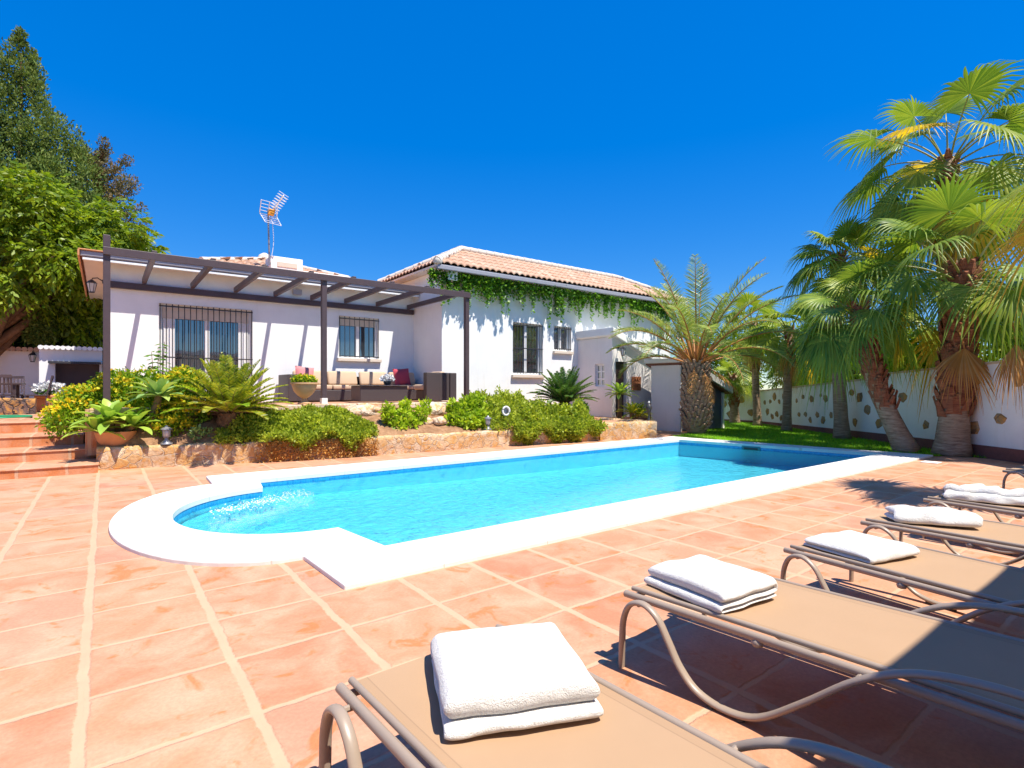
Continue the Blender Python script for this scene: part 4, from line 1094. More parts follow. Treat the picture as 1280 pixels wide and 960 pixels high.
mb = MB(); mb.tube([(.62, 11.02, .6), (.64, 11.0, .8), (.72, 10.97, 1.02), (.74, 10.95, 1.2)], [.08, .075, .065, .05], 10); mb.build('stem', M['stem'], t, smooth=True)
t = thing('agave', 'upright agave with yellow-green leaves standing in the path before the porch door', 'agave', (11.95, 10.6, .42))
mb = MB(); rosette(mb, (11.95, 10.6, 1.12), 30, .55, .055, 12); mb.build('leaves', M['agave'], t, smooth=True)
mb = MB(); mb.tube([(11.95, 10.62, .4), (11.97, 10.6, .8), (11.95, 10.6, 1.15)], [.07, .06, .05], 9); mb.build('stem', M['stem'], t, smooth=True)
t = thing('agave', 'low spiky agave clump on the path below the terracotta plaque', 'agave', (12.0, 10.1, .42))
mb = MB(); rosette(mb, (11.85, 10.05, .60), 26, .50, .04, 21); rosette(mb, (12.15, 10.05, .56), 26, .46, .038, 25); rosette(mb, (12.0, 9.9, .5), 20, .4, .036, 29); mb.build('leaves', M['cycad'], t, smooth=True)
mb = MB(); mb.tube([(11.9, 10.1, .4), (11.85, 10.05, .62)], .06); mb.tube([(12.05, 10.1, .4), (12.15, 10.05, .57)], .05); mb.build('stem', M['stem'], t)

# ------------------------------------------------------------------ bushes and ground cover
def bush(name, label, cat, lumps, n, size, mat, base, stems, flowers=None, aspect=.55, shell=.45, group=None, fsize=.05):
    root = thing(name, label, cat, base, group)
    mb = MB(); mb.np_add(*lump_cloud(lumps, n, size, aspect, shell=shell)); mb.build('foliage', mat, root)
    mb = MB(); r_ = random.Random(len(label))
    for k in range(stems):
        l = lumps[k % len(lumps)]; mb.tube([(base[0] + r_.uniform(-.1, .1), base[1] + r_.uniform(-.1, .1), base[2]), ((base[0] + l[0]) / 2, (base[1] + l[1]) / 2, base[2] + (l[2] - base[2]) * .6), l[:3]], [.018, .012, .006], 5)
    mb.build('stems', M['stem'], root)
    if flowers:
        L = np.array(lumps); k = rng.choice(len(L), flowers); d = rng.normal(size=(flowers, 3)); d[:, 2] = np.abs(d[:, 2]) + .2; d[:, 1] -= .3; d /= np.linalg.norm(d, axis=1, keepdims=True)
        P = L[k, :3] + d * L[k, 3:6] * 1.03
        P = np.repeat(P, 6, 0) + rng.normal(size=(flowers * 6, 3)) * .018
        mb = MB(); mb.np_add(*leaf_quads(P, rng.normal(size=P.shape) + np.array([0, -.3, .6]), fsize, .8)); mb.build('flowers', M['yellow_flower'], root)
    return root
lm = [(.05, 11.75, 1.0, .5, .45, .42), (.55, 11.6, 1.15, .45, .4, .45), (-.35, 11.75, .95, .35, .35, .36), (.95, 11.5, 1.1, .4, .35, .42), (.3, 11.45, .75, .5, .3, .4), (1.2, 11.0, .78, .3, .25, .34), (.75, 11.1, .75, .35, .25, .3), (1.15, 11.4, 1.35, .3, .3, .3), (.2, 11.8, 1.35, .35, .35, .25), (-.55, 11.5, .78, .25, .25, .25), (.95, 10.8, .6, .3, .15, .2)]
bush('lantana_bush', 'big flowering bush with small yellow blooms around the left pergola post', 'bush', lm, 19000, .066, M['lantana'], (.4, 11.5, .6), 14, 520)
t = thing('tall_weed', 'thin tall stem with sparse drooping leaves rising left of the glass door', 'plant', (.75, 11.75, .95))
mb = MB()
for k in range(3):
    x = .70 + .07 * k; mb.tube([(x, 11.75, .9), (x + .01, 11.74, 1.5), (x - .02 + .03 * k, 11.72, 1.95 + .1 * k)], [.010, .008, .004], 5)
mb.build('stem', M['stem'], t)
P = np.array([(.70 + .07 * k + rng.normal() * .02, 11.73, z) for k in range(3) for z in np.arange(1.0, 1.95 + .1 * k, .07)]); mb = MB()
mb.np_add(*leaf_quads(np.repeat(P, 2, 0), np.array([[s, rng.normal() * .5, -.35] for _ in range(len(P)) for s in (-1, 1)]), .13, .3)); mb.build('leaves', M['ivy'], t)
# ground cover over the bed
def cover(label, pts, n, size, mat, drape=None, hgt=.2, name='ground_cover', seed=0):
    """mound of leafy runners following the bed, thicker in the middle"""
    P = []; r_ = np.random.default_rng(seed)
    pl = np.array(pts); u0, u1 = pl[:, 0].min(), pl[:, 0].max(); v0, v1 = pl[:, 1].min(), pl[:, 1].max()
    while len(P) < n:
        u = r_.uniform(u0, u1); v = r_.uniform(v0, v1)
        if not in_poly(np.array([u]), np.array([v]), pts)[0]: continue
        dmin = min(abs((b[0] - a[0]) * (a[1] - v) - (a[0] - u) * (b[1] - a[1])) / math.dist(a, b) for a, b in zip(pts, pts[1:] + pts[:1]))
        hh = hgt * min(1, dmin / .35) ** .6 * (.75 + 1.0 * noise.noise((u * 1.7, v * 1.7, seed)) + .75 * noise.noise((u * 4.5, v * 4.5, seed)) + .2 * noise.noise((u * 12, v * 12, seed)))
        z = bed_z(u, v) + max(.02, hh) * r_.uniform(.25, 1) ** .5
        P.append((u, v, z))
    P = np.array(P)
    if drape is not None:
        D = []
        for _ in range(drape[3]):
            u = r_.uniform(drape[0], drape[1]); i = max(0, min(len(RET) - 2, sum(1 for q in RET[1:] if q[0] <= u))); t_ = (u - RET[i][0]) / (RET[i + 1][0] - RET[i][0]); vv = RET[i][1] + (RET[i + 1][1] - RET[i][1]) * t_
            lim = max(.01, drape[2] + .10 + .38 * noise.noise((u * 2.3, 3, seed)))
            q = r_.uniform(0, 1); z = .46 - q * (.46 - lim); D.append((u, vv - .02 - (.16 + .22 * noise.noise((u * 2.1, z * 3, seed + 9))) * math.sin(math.pi * min(1, q * 1.05)) * r_.uniform(.3, 1), z))
        P = np.concatenate([P, np.array(D)])
    N = r_.normal(size=P.shape) * .8 + np.array([0, -.35, .7]); P = P + r_.normal(size=P.shape) * .02
    mb = MB(); mb.np_add(*leaf_quads(P, N, size, .5))
    o = mb.build(name, mat); o['label'] = label; o['category'] = 'ground cover'; kind(o, 'stuff')
    return o
cover('low green ground cover spilling over the stone wall below the sofa', [(1.5, 10.32), (2.4, 10.12), (3.1, 9.98), (4.2, 9.9), (4.3, 10.2), (3.9, 10.9), (3.0, 11.0), (2.2, 10.95), (1.6, 10.6)], 15000, .070, M['cover'], (2.2, 3.9, .24, 2600), .20, seed=3)
cover('tall mound of feathery yellow-green ground cover hanging over the wall to the deck', [(6.7, 9.75), (7.3, 9.6), (8.4, 9.45), (9.65, 9.28), (9.85, 9.8), (9.7, 10.6), (9.3, 12.2), (7.6, 12.4), (6.9, 11.0)], 26000, .080, M['cover'], (7.3, 9.72, .02, 7000), .42, seed=5)
# rusty dry fringe on the wall face under the near mound
D = []
for _ in range(2600):
    u = rng.uniform(2.1, 4.2); i = max(0, sum(1 for q in RET[1:] if q[0] <= u)); t_ = (u - RET[i][0]) / (RET[i + 1][0] - RET[i][0]); vv = RET[i][1] + (RET[i + 1][1] - RET[i][1]) * t_
    z = rng.uniform(.02, .36); D.append((u, vv - .02 - rng.uniform(0, .07), z))
mb = MB(); mb.np_add(*leaf_quads(np.array(D), rng.normal(size=(len(D), 3)) + np.array([0, -.8, -.4]), .05, .4))
o = mb.build('dry_runners', leaf_mat('rusty_dry_leaf', [(.30, .14, .04), (.46, .20, .04), (.52, .30, .12), (.22, .09, .03)], .2, .8, .1)); o['label'] = 'rusty dry runners clinging to the stone wall under the green ground cover'; o['category'] = 'ground cover'; kind(o, 'stuff')
bush('lime_shrub', 'bright lime shrub with upright twigs in front of the coffee table', 'shrub', [(4.72, 10.35, .64, .13, .12, .24), (4.95, 10.3, .70, .12, .12, .28), (5.18, 10.38, .62, .12, .12, .2), (5.38, 10.33, .74, .11, .11, .24), (5.1, 10.22, .54, .2, .12, .12), (4.6, 10.3, .84, .08, .08, .14), (5.55, 10.4, .90, .08, .08, .14), (5.05, 10.36, .95, .07, .07, .12), (4.8, 10.2, .5, .15, .1, .1)], 1500, .105, M['lime'], (5.05, 10.35, .45), 12)
bush('lime_shrub', 'bright lime shrub beside the right pergola post and the round spotlight', 'shrub', [(6.35, 10.3, .70, .18, .18, .25), (6.62, 10.4, .82, .2, .2, .28), (6.1, 10.25, .58, .16, .15, .18), (6.9, 10.5, .92, .18, .18, .25), (7.1, 10.4, .75, .15, .15, .2), (6.45, 10.05, .55, .22, .15, .16), (6.2, 10.4, .86, .09, .09, .15), (6.75, 10.1, .62, .18, .12, .18)], 3000, .105, M['lime'], (6.55, 10.35, .5), 10)
bush('small_herb', 'tiny pale herb on bare soil at the foot of the large cycad', 'plant', [(1.25, 10.55, .52, .10, .08, .12), (1.42, 10.62, .5, .08, .07, .1)], 260, .06, M['agave_grey'], (1.32, 10.58, .46), 3)
bush('small_herb', 'round bright herb at the foot of the dark cycad by the wing', 'plant', [(10.15, 10.35, .72, .22, .18, .18)], 800, .07, M['ivy'], (10.15, 10.35, .55), 4)
# ------------------------------------------------------------------ climbing vine under the wing eave
vine = thing('climbing_vine', 'green creeper hanging in a ragged fringe under the eave of the wing', 'vine', (11, 12.6, 4.3))
P = []; N_ = []; r_ = np.random.default_rng(12); st = MB()
for k in range(190):
    u = r_.uniform(6.95, 17.2) if k > 40 else r_.uniform(6.75, 9.5)
    big = .5 + .5 * noise.noise((u * 1.3, 0, 4)); z0 = 4.36 + .05 * r_.normal() + (.03 if u < 8.5 else 0)
    L = .18 + 1.05 * max(0, big) * r_.uniform(.3, 1) ** 1.4
    if r_.random() < .10: L += .45
    v = 12.66 - .12 * r_.random(); x = u; z = z0; kk = int(L / .024)
    pts = [(x, v, z)]
    for j in range(kk):
        x += r_.normal() * .008; z -= .024; v += r_.normal() * .005
        dens = 2 if j < kk * .7 else 1
        for _ in range(dens): P.append((x + r_.normal() * .025, v - abs(r_.normal()) * .02, z)); N_.append((r_.normal() * .9, -.7, -.5 + r_.normal() * .4))
        if j % 5 == 0: pts.append((x, v, z))
    if len(pts) > 1: st.tube(pts, .004, 4)
for _ in range(3800):
    u = r_.uniform(6.8, 17.2); P.append((u, 12.62 - abs(r_.normal()) * .09, 4.33 + r_.normal() * .08 - .15 * max(0, noise.noise((u, 1, 1))))); N_.append(tuple(r_.normal(size=3) + np.array([0, -.5, .2])))
mb = MB(); mb.np_add(*leaf_quads(np.array(P), np.array(N_), .085, .75)); mb.build('foliage', M['ivy'], vine)
st.tube([(6.75, 12.62, 4.38), (8, 12.66, 4.36), (10, 12.68, 4.33), (13, 12.68, 4.33), (17.2, 12.68, 4.32)], .018, 6); st.build('stems', M['stem'], vine)

# ------------------------------------------------------------------ trees on the left
def cone_tree(label, c, H, Rb, n, size, mat, seed, lobes, cat='cypress'):
    root = thing('cypress_tree', label, cat, c); r_ = random.Random(seed)
    mb = MB(); mb.tube([c, (c[0], c[1], c[2] + H * .5), (c[0], c[1], c[2] + H * .94)], [.30, .12, .02], 10); mb.build('trunk', M['bark'], root)
    lumps = []
    for k in range(lobes):
        t = (k + .5) / lobes; z = H * (.06 + .93 * t); rad = Rb * (1 - t) ** 1.0 * (1 - .5 * math.exp(-t * 4)); m_ = max(2, int(16 * (1 - t) + 2))
        for j in range(m_):
            a = r_.uniform(0, 6.28); s = .80 * (1 - t) + .13; q = rad * r_.uniform(.4, .95)
            lumps.append((c[0] + math.cos(a) * q, c[1] + math.sin(a) * q, c[2] + z, s * 1.0, s * 1.0, s * 2.0))
    mb = MB(); L = np.array(lumps)
    V, F = lump_cloud(lumps, n, size, .42, out=.5, shell=.5, droop=-.9, power=.36); mb.np_add(V, F)
    mb.build('crown', mat, root)
cone_tree('tall dense pointed cypress rising behind the leafy tree', (-2.5, 27.2, 0), 14.75, 6.4, 300000, .13, M['cypress'], 3, 60)
# loose, half dry conifer beside it
root = thing('conifer_tree', 'ragged half dry conifer with open upturned branches right of the tall cypress', 'conifer', (.1, 28.5, 0)); r_ = random.Random(8)
st = MB(); st.tube([(.1, 28.5, 0), (0, 28.5, 5), (-.3, 28.5, 10.4)], [.32, .22, .05], 9); lumps = []
for k in range(46):
    z = 3.8 + 7.2 * (k / 46); a = k * 2.4; L = (2.2 - 1.2 * k / 46) * r_.uniform(.6, 1.1) * (1.15 if math.cos(a) > 0 else .8); b = Vector((.05 - .3 * max(0, z - 5) / 5.4, 28.5, z)); o = Vector((math.cos(a), math.sin(a), 0)); tip = b + o * L + Vector((0, 0, L * .75))
    st.tube([b, b + o * L * .6 + Vector((0, 0, L * .22)), tip], [.06, .035, .01], 5)
    for q in range(7):
        p = b.lerp(b + o * L * .75 + Vector((0, 0, L * .3)), .2 + q / 9) if q < 3 else (b + o * L * .6 + Vector((0, 0, L * .22))).lerp(tip, (q - 2) / 4)
        s = r_.uniform(.16, .28); lumps.append((p.x + r_.uniform(-.12, .12), p.y + r_.uniform(-.12, .12), p.z + r_.uniform(-.08, .1), s, s, s * 1.1))
st.build('trunk', M['bark'], root)
mb = MB(); mb.np_add(*lump_cloud(lumps, 26000, .12, .4, out=.5, shell=.2, droop=-.5)); mb.build('crown', M['cypress_brown'], root)
# broadleaf tree in front: sprays of compound leaves on visible limbs
def spray_tree(label, base, lumps, n, size, mat, r0, seed, cat='tree', lean=None, name='leafy_tree', droop=.45, aspect=.42):
    root = thing(name, label, cat, base); st = MB(); top = Vector(base) + Vector((lean or (0, 0, 3)))
    limbs(st, base, top, [l[:3] for l in lumps[::2]], r0, seed); st.build('trunk', M['bark'], root, smooth=True)
    L = np.array(lumps); w = (L[:, 3] ** 2); w /= w.sum(); ns = n // 11
    k = rng.choice(len(L), ns, p=w); d = rng.normal(size=(ns, 3)); d /= np.linalg.norm(d, axis=1, keepdims=True)
    P0 = L[k, :3] + d * L[k, 3:6] * (.45 + .6 * rng.uniform(0, 1, (ns, 1)) ** .6)
    ax = d * .8 + rng.normal(size=(ns, 3)) * .45; ax[:, 2] -= .25; ax /= np.linalg.norm(ax, axis=1, keepdims=True)
    sd = np.cross(ax, np.array([0, 0, 1.0])); sd /= np.linalg.norm(sd, axis=1, keepdims=True) + 1e-9
    Ps = []; Ns = []
    for j in range(11):
        q = (j // 2) / 5.0; sg = 1 if j % 2 else -1
        Ps.append(P0 + ax * size * 2.2 * q + np.array([0, 0, -1.0]) * size * .7 * q * q); nn = (ax * .7 + sd * sg * .8) if j < 10 else ax
        nn = nn + np.array([0, 0, -droop]) + rng.normal(size=(ns, 3)) * .15; Ns.append(nn)
    mb = MB(); mb.np_add(*leaf_quads(np.concatenate(Ps), np.concatenate(Ns), size, aspect)); mb.build('crown', mat, root)
    return root
lumps = lumps_in((-1.9, 22.0, 5.2), (2.9, 2.0, 2.0), 30, .72, 5) + [(-.6, 22.3, 3.6, .7, .6, .6), (-.3, 22.6, 4.4, .7, .6, .6), (-1.2, 22.0, 3.9, .6, .6, .5), (1.6, 24.0, 5.6, .6, .6, .45), (1.0, 23.6, 5.9, .7, .7, .5), (.3, 23.3, 6.2, .8, .8, .6), (-2.0, 22.0, 7.0, .9, .9, .6), (2.2, 24.2, 5.3, .5, .5, .35), (-3.4, 20.8, 6.8, .9, .9, .6)]
spray_tree('broad leafy tree with bright green drooping sprays overhanging the patio', (-3.3, 21.2, .3), lumps, 50000, .20, M['broadleaf'], .28, 4, lean=(.9, .4, 3.2))
bush('hedge_shrub', 'tall dark hedge growing behind the patio wall', 'hedge', lumps_in((-2.0, 24.6, 3.4), (4.5, .9, 1.9), 40, .95, 9) + [(-1.0, 24.0, 3.2, .9, .8, 1.2), (-.3, 24.4, 4.2, .8, .8, .9)], 42000, .13, M['hedge'], (-2, 24.8, 0), 30, shell=.5)
bush('clipped_conifer', 'rounded drooping conifer bough over the patio wall below the leafy tree', 'conifer', [(-1.9, 22.0, 3.75, .95, .7, .75), (-1.3, 22.3, 3.6, .6, .6, .7), (-2.6, 21.9, 3.9, .8, .7, .6), (-1.6, 21.8, 3.05, .4, .4, .45)], 17000, .09, M['cypress'], (-1.9, 22.6, .6), 8)
# trees beyond the right wall
for (c, r, n, sd, lab, mt, tb) in [
    ((21.5, 13.2, 2.0), (1.6, 1.6, 1.5), 26, 31, 'rounded green tree beyond the far end of the boundary wall', 'broadleaf', 5200),
    ((19.8, 7.4, 2.1), (1.7, 1.9, 1.2), 26, 33, 'yellow-green bushy tree beyond the boundary wall between the palms', 'lime', 5200),
    ((16.4, 2.4, 2.2), (.8, .9, .8), 12, 37, 'loose olive tree beyond the boundary wall at the right edge', 'cover', 3600),
    ((17.0, 4.6, 2.0), (1.2, 1.0, .7), 16, 39, 'low leafy tree beyond the wall behind the leaning palm', 'lime', 3600),
    ((24.5, 10.5, 2.2), (2.2, 2.2, 1.6), 26, 43, 'wide green tree standing far beyond the boundary wall', 'broadleaf', 5200)]:
    spray_tree(lab, (c[0], c[1], 0), lumps_in(c, r, n, .55, sd), tb * 4, .13, M[mt], .14, sd, lean=(0, 0, c[2] - .4), name='garden_tree')
# ------------------------------------------------------------------ loungers
def catmull(P, k=8):
    P = [Vector(p) for p in P]; Q = [P[0]] + P + [P[-1]]; out = []
    for i in range(1, len(Q) - 2):
        a, b, c, d = Q[i - 1:i + 3]
        for j in range(k):
            t = j / k
            out.append(.5 * ((2 * b) + (c - a) * t + (2 * a - 5 * b + 4 * c - d) * t * t + (3 * b - a - 3 * c + d) * t ** 3))
    out.append(P[-1]); return out
W2 = .335
SP = [(0, 0), (.003, .12), (.012, .23), (.05, .305), (.12, .325), (.19, .285), (.245, .20), (.30, .11), (.38, .04), (.50, .016), (.63, .045), (.79, .17), (.95, .31), (1.10, .395), (1.27, .43), (1.45, .425), (1.58, .36), (1.65, .25), (1.675, .12), (1.68, 0)]
def make_lounger(label):
    root = thing('sun_lounger', label, 'sun lounger', (0, 0, 0), 'sun loungers lined up beside the pool')
    root.location = (0, 0, 0)
    # sling with a slight sag
    mb = MB(); nx, ny = 10, 40; vs = []
    for side in (0, 1):
        for j in range(ny + 1):
            for i in range(nx + 1):
                x = (i / nx * 2 - 1) * (W2 - .035); s = .028 + 1.86 * j / ny
                z = .352 - .016 * (1 - (x / W2) ** 2) * min(1, s * 4) - .003 * side
                vs.append((x, s, z))
    n1 = (nx + 1) * (ny + 1); fs = []
    for j in range(ny):
        for i in range(nx):
            a = j * (nx + 1) + i; fs += [(a, a + 1, a + nx + 2, a + nx + 1), (n1 + a, n1 + a + nx + 1, n1 + a + nx + 2, n1 + a + 1)]
    mb.add(vs, fs)
    for j in range(ny): pass
    mb.build('sling', M['sling'], root, smooth=True)
    for sg in (-1, 1):
        mb = MB(); x = sg * W2
        mb.tube([(x, -.02, .322), (x, .3, .322), (x, 1.0, .322), (x, 1.92, .322)], .0165, 12)
        mb.tube([(x - sg * .030, .0, .345), (x - sg * .030, 1.0, .345), (x - sg * .030, 1.90, .345)], .0115, 10)
        mb.build('side_rail', M['taupe'], root, smooth=True, auto=60)
    for s in (.02, 1.0, 1.90):
        mb = MB(); mb.tube([(-W2 + .01, s, .312), (W2 - .01, s, .312)], .013, 10); mb.build('cross_bar', M['taupe'], root, smooth=True, auto=60)
    for sg in (-1, 1):
        x = sg * (W2 + .058)
        pts = catmull([(x, s, z) for s, z in SP], 5)
        mb = MB(); mb.tube(pts, .0205, 12, side=(1, 0, 0), flat=.60)
        f = mb.build('side_frame', M['taupe'], root, smooth=True, auto=60)
        for s, z in ((.09, .318), (.955, .318)):
            mb = MB(); mb.tube([(sg * (W2 - .01), s, z - .008), (x, s, z - .004)], .011, 8)
            mb.build('bracket', M['taupe'], f)
        for s in (.44, .56): mb = MB(); mb.tube([(x, s, .012), (x, s, .004)], .018, 8); mb.build('glide', M['black_metal'], f)
    for s, sz in ((.60, .024), (1.42, .024)):
        for sg in (-1, 1):
            mb = MB(); mb.lathe([(.001, 0), (sz * .8, .006), (sz, .02), (sz * .7, .034)], (sg * W2, s, .282), 10); mb.build('joint_knob', M['taupe'], root, smooth=True)
    return root
def dup(root, label):
    r = root.copy(); COL.objects.link(r); r['label'] = label
    for ch in list(root.children):
        c = ch.copy(); COL.objects.link(c); c.parent = r
        for g_ in list(ch.children):
            d = g_.copy(); COL.objects.link(d); d.parent = c
    return r
LG = [('tan sun lounger nearest the bottom edge, under the thickest folded towel', (.613, 1.74), (.024, -.46)),
      ('second tan sun lounger from the bottom edge, showing its S-shaped curved side frame', (1.98, 1.72), (.137, -1.37)),
      ('third tan sun lounger from the bottom edge, under the flat rectangular towel', (3.28, 1.60), (-.105, -1.07)),
      ('fourth tan sun lounger from the bottom edge, under the long rolled towel', (4.39, 1.59), (0, -.86)),
      ('fifth tan sun lounger from the bottom edge, under the crumpled towel', (5.71, 1.58), (-.05, -.64)),
      ('farthest tan sun lounger, empty, at the right edge near the wall', (8.45, 1.57), (-.1, -1))]
first = None; LO = []
for i, (lab, p, d) in enumerate(LG):
    d = Vector((d[0], d[1], 0)).normalized()
    o = make_lounger(lab) if i == 0 else None
    if i == 0: first = o
    else: o = dup(first, lab)
    th = math.atan2(-d.x, d.y)          # local +y -> d
    LO.append((o, p, d, th))
for o, p, d, th in LO:
    left = Vector((math.cos(th), math.sin(th), 0))       # local +x in the world (towards the left rail, seen from the house side)
    c = Vector((p[0], p[1], 0)) - left * W2
    o.location = c + d * .02; o.rotation_euler = (0, 0, th)
# ------------------------------------------------------------------ folded towels
def towel(label, li, s, x, W, D, th, layers, rot, seed, roll=0.0, crumple=0.0, share=None):
    """a towel folded over itself: a flat spiral section drawn across the width, with soft ends"""
    o, p, d, an = LO[li]
    r_ = random.Random(seed); share = share or [1 / layers] * layers; tks = [th * q for q in share]; z0s = [sum(tks[:k]) for k in range(layers)]
    # centre line of the folded sheet in (y,z)
    path = []; hd = D / 2; hs = []
    for k in range(layers):
        ins = .010 * k * r_.uniform(.2, 1.2); tk = tks[k]; zc = z0s[k] + tk / 2
        a0 = -hd + .02 + ins; a1 = hd - .02 - ins * .5
        y0, y1 = (a0, a1) if k % 2 == 0 else (a1, a0)
        for q in range(13):
            path.append((y0 + (y1 - y0) * q / 12, zc)); hs.append(tk * .515)
        if k < layers - 1:
            zn = z0s[k + 1] + tks[k + 1] / 2; s_ = 1 if k % 2 == 0 else -1
            for q in range(1, 5):
                aa = -math.pi / 2 + math.pi * q / 5
                path.append((y1 + s_ * math.cos(aa) * (zn - zc) * .5, (zc + zn) / 2 + math.sin(aa) * (zn - zc) * .5)); hs.append((tk + (tks[k + 1] - tk) * q / 5) * .5)
    m = len(path); NX = 26; vs = []
    prof = []
    for i in range(m):
        a = Vector(path[max(0, i - 1)]); b = Vector(path[min(m - 1, i + 1)]); dd = (b - a).normalized(); nn = Vector((-dd.y, dd.x)); prof.append((Vector(path[i]), nn))
    prof = [(c, n, h) for (c, n), h in zip(prof, hs)]
    ring = [(c, n * h, 1) for c, n, h in prof] + [(c, n * h, -1) for c, n, h in reversed(prof)]
    K = len(ring)
    for j in range(NX + 1):
        q = j / NX * 2 - 1; e = max(0, (abs(q) - .93) / .07); sh = math.sqrt(max(0.02, 1 - e ** 2)); 
        for c, n, sg in ring:
            xx = q * W / 2 * (1 + .015 * noise.noise((c.x * 9, c.y * 30, seed)))
            y = c.x + n.x * sg * sh; z = c.y + n.y * sg * sh
            t = z / th
            bulge = .014 * math.cos(q * 1.5) * t * (1 - (2 * c.x / D) ** 2) * 1.5
            z += bulge + (.011 + crumple * .035) * noise.noise((xx * (7 + 5 * crumple), y * 7, seed)) * t + .0022 * noise.noise((xx * 40, y * 40, z * 40))
            y += (.010 + crumple * .03) * noise.noise((xx * 8, z * 20, seed + 3)); xx += (.008 + crumple * .03) * noise.noise((y * 9, z * 25, seed + 7))
            if roll: y *= 1 - roll * t
            vs.append((xx, y, max(.002, z)))
    fs = []
    for j in range(NX):
        for i in range(K):
            i2 = (i + 1) % K; fs.append((j * K + i, j * K + i2, (j + 1) * K + i2, (j + 1) * K + i))
    for e in (0, NX):
        for i in range(m - 1):
            q = (e * K + i, e * K + i + 1, e * K + K - 2 - i, e * K + K - 1 - i); fs.append(q if e == 0 else q[::-1])
    mb = MB(); mb.add(vs, fs)
    ob = mb.build('folded_towel', M['towel'], None, smooth=True, sub=1)
    bm = bmesh.new(); bm.from_mesh(ob.data); bmesh.ops.recalc_face_normals(bm, faces=bm.faces); bm.to_mesh(ob.data); bm.free()
    left = Vector((math.cos(an), math.sin(an), 0)); c = Vector((p[0], p[1], 0)) - left * W2 + d * s + left * x
    ob.location = (c.x, c.y, .350); ob.rotation_euler = (0, 0, an + rot)
    return tag(ob, label, 'towel', 'white towels on the loungers')
towel('thick square white towel with rolled lower fold on the nearest lounger', 0, .385, -.06, .46, .48, .095, 3, -.47, 1, share=[.17, .17, .66])
towel('folded white towel with open layered edge on the second lounger from the bottom', 1, .29, .075, .44, .42, .085, 3, -math.pi / 2 - .2, 2, share=[.2, .26, .54])
towel('flat neat rectangular white towel on the third lounger from the bottom', 2, .28, .06, .44, .43, .05, 2, -.12, 3, share=[.36, .64])
towel('long white towel rolled into a soft bar on the fourth lounger from the bottom', 3, .34, .06, .52, .24, .085, 2, -.95, 4, roll=.25, crumple=.3)
towel('crumpled twisted white towel on the fifth lounger from the bottom', 4, .36, .10, .56, .26, .10, 3, -1.2, 5, roll=.35, crumple=1.0)
# ------------------------------------------------------------------ terrace furniture
TZ = .95
def wbox(g, x0, x1, y0, y1, z0, z1): g.box(x0, x1, y0, y1, TZ + z0, TZ + z1)
sofa = thing('wicker_sofa', 'long brown wicker sofa with beige cushions against the white wall under the window', 'sofa', (5.3, 13.9, TZ))
g = MB(); wbox(g, 3.72, 7.2, 13.55, 14.25, .03, .30); g.build('base', M['wicker'], sofa, bevel=.015)
g = MB(); wbox(g, 3.72, 7.2, 14.251, 14.40, .03, .66); g.build('backrest', M['wicker'], sofa, bevel=.015)
g = MB(); wbox(g, 3.50, 3.715, 13.45, 14.40, .03, .68); g.build('armrest', M['wicker'], sofa, bevel=.015)
for k in range(4):
    x = 3.75 + .86 * k
    g = MB(); wbox(g, x, x + .84, 13.56, 14.10, .302, .43); g.build('seat_cushion', M['cushion'], sofa, bevel=.04)
    g = MB(); vs = [(x + .02, 14.00, TZ + .432), (x + .82, 14.00, TZ + .432), (x + .82, 14.13, TZ + .432), (x + .02, 14.13, TZ + .432), (x + .03, 14.10, TZ + .80), (x + .81, 14.10, TZ + .80), (x + .81, 14.24, TZ + .79), (x + .03, 14.24, TZ + .79)]
    g.add(vs, [(3, 2, 1, 0), (4, 5, 6, 7), (0, 1, 5, 4), (1, 2, 6, 5), (2, 3, 7, 6), (3, 0, 4, 7)]); g.build('back_cushion', M['cushion'], sofa, bevel=.05, smooth=True)
ch = thing('wicker_armchair', 'square brown wicker armchair seen from the side at the right end of the terrace', 'armchair', (6.9, 12.3, TZ))
g = MB(); wbox(g, 6.5, 7.25, 12.35, 12.75, .03, .30); g.build('base', M['wicker'], ch, bevel=.015)
g = MB(); wbox(g, 6.40, 7.06, 11.98, 12.16, .03, .74); g.build('armrest', M['wicker'], ch, bevel=.015)
g = MB(); wbox(g, 7.08, 7.27, 11.98, 12.74, .03, .74); g.build('backrest', M['wicker'], ch, bevel=.015)
g = MB(); wbox(g, 6.42, 7.06, 12.18, 12.74, .302, .44); g.build('seat_cushion', M['cushion'], ch, bevel=.04)
g = MB(); wbox(g, 6.90, 7.07, 12.2, 12.72, .44, .78); g.build('back_cushion', M['cushion'], ch, bevel=.05)
tb = thing('coffee_table', 'low dark wicker coffee table with glass top in front of the sofa', 'table', (5.4, 12.2, TZ))
g = MB(); wbox(g, 4.72, 5.92, 12.05, 12.65, .03, .40); g.build('base', M['wicker'], tb, bevel=.015)
g = MB(); wbox(g, 4.68, 5.96, 12.01, 12.69, .402, .42); g.build('table_top', M['glass'], tb, bevel=.004)
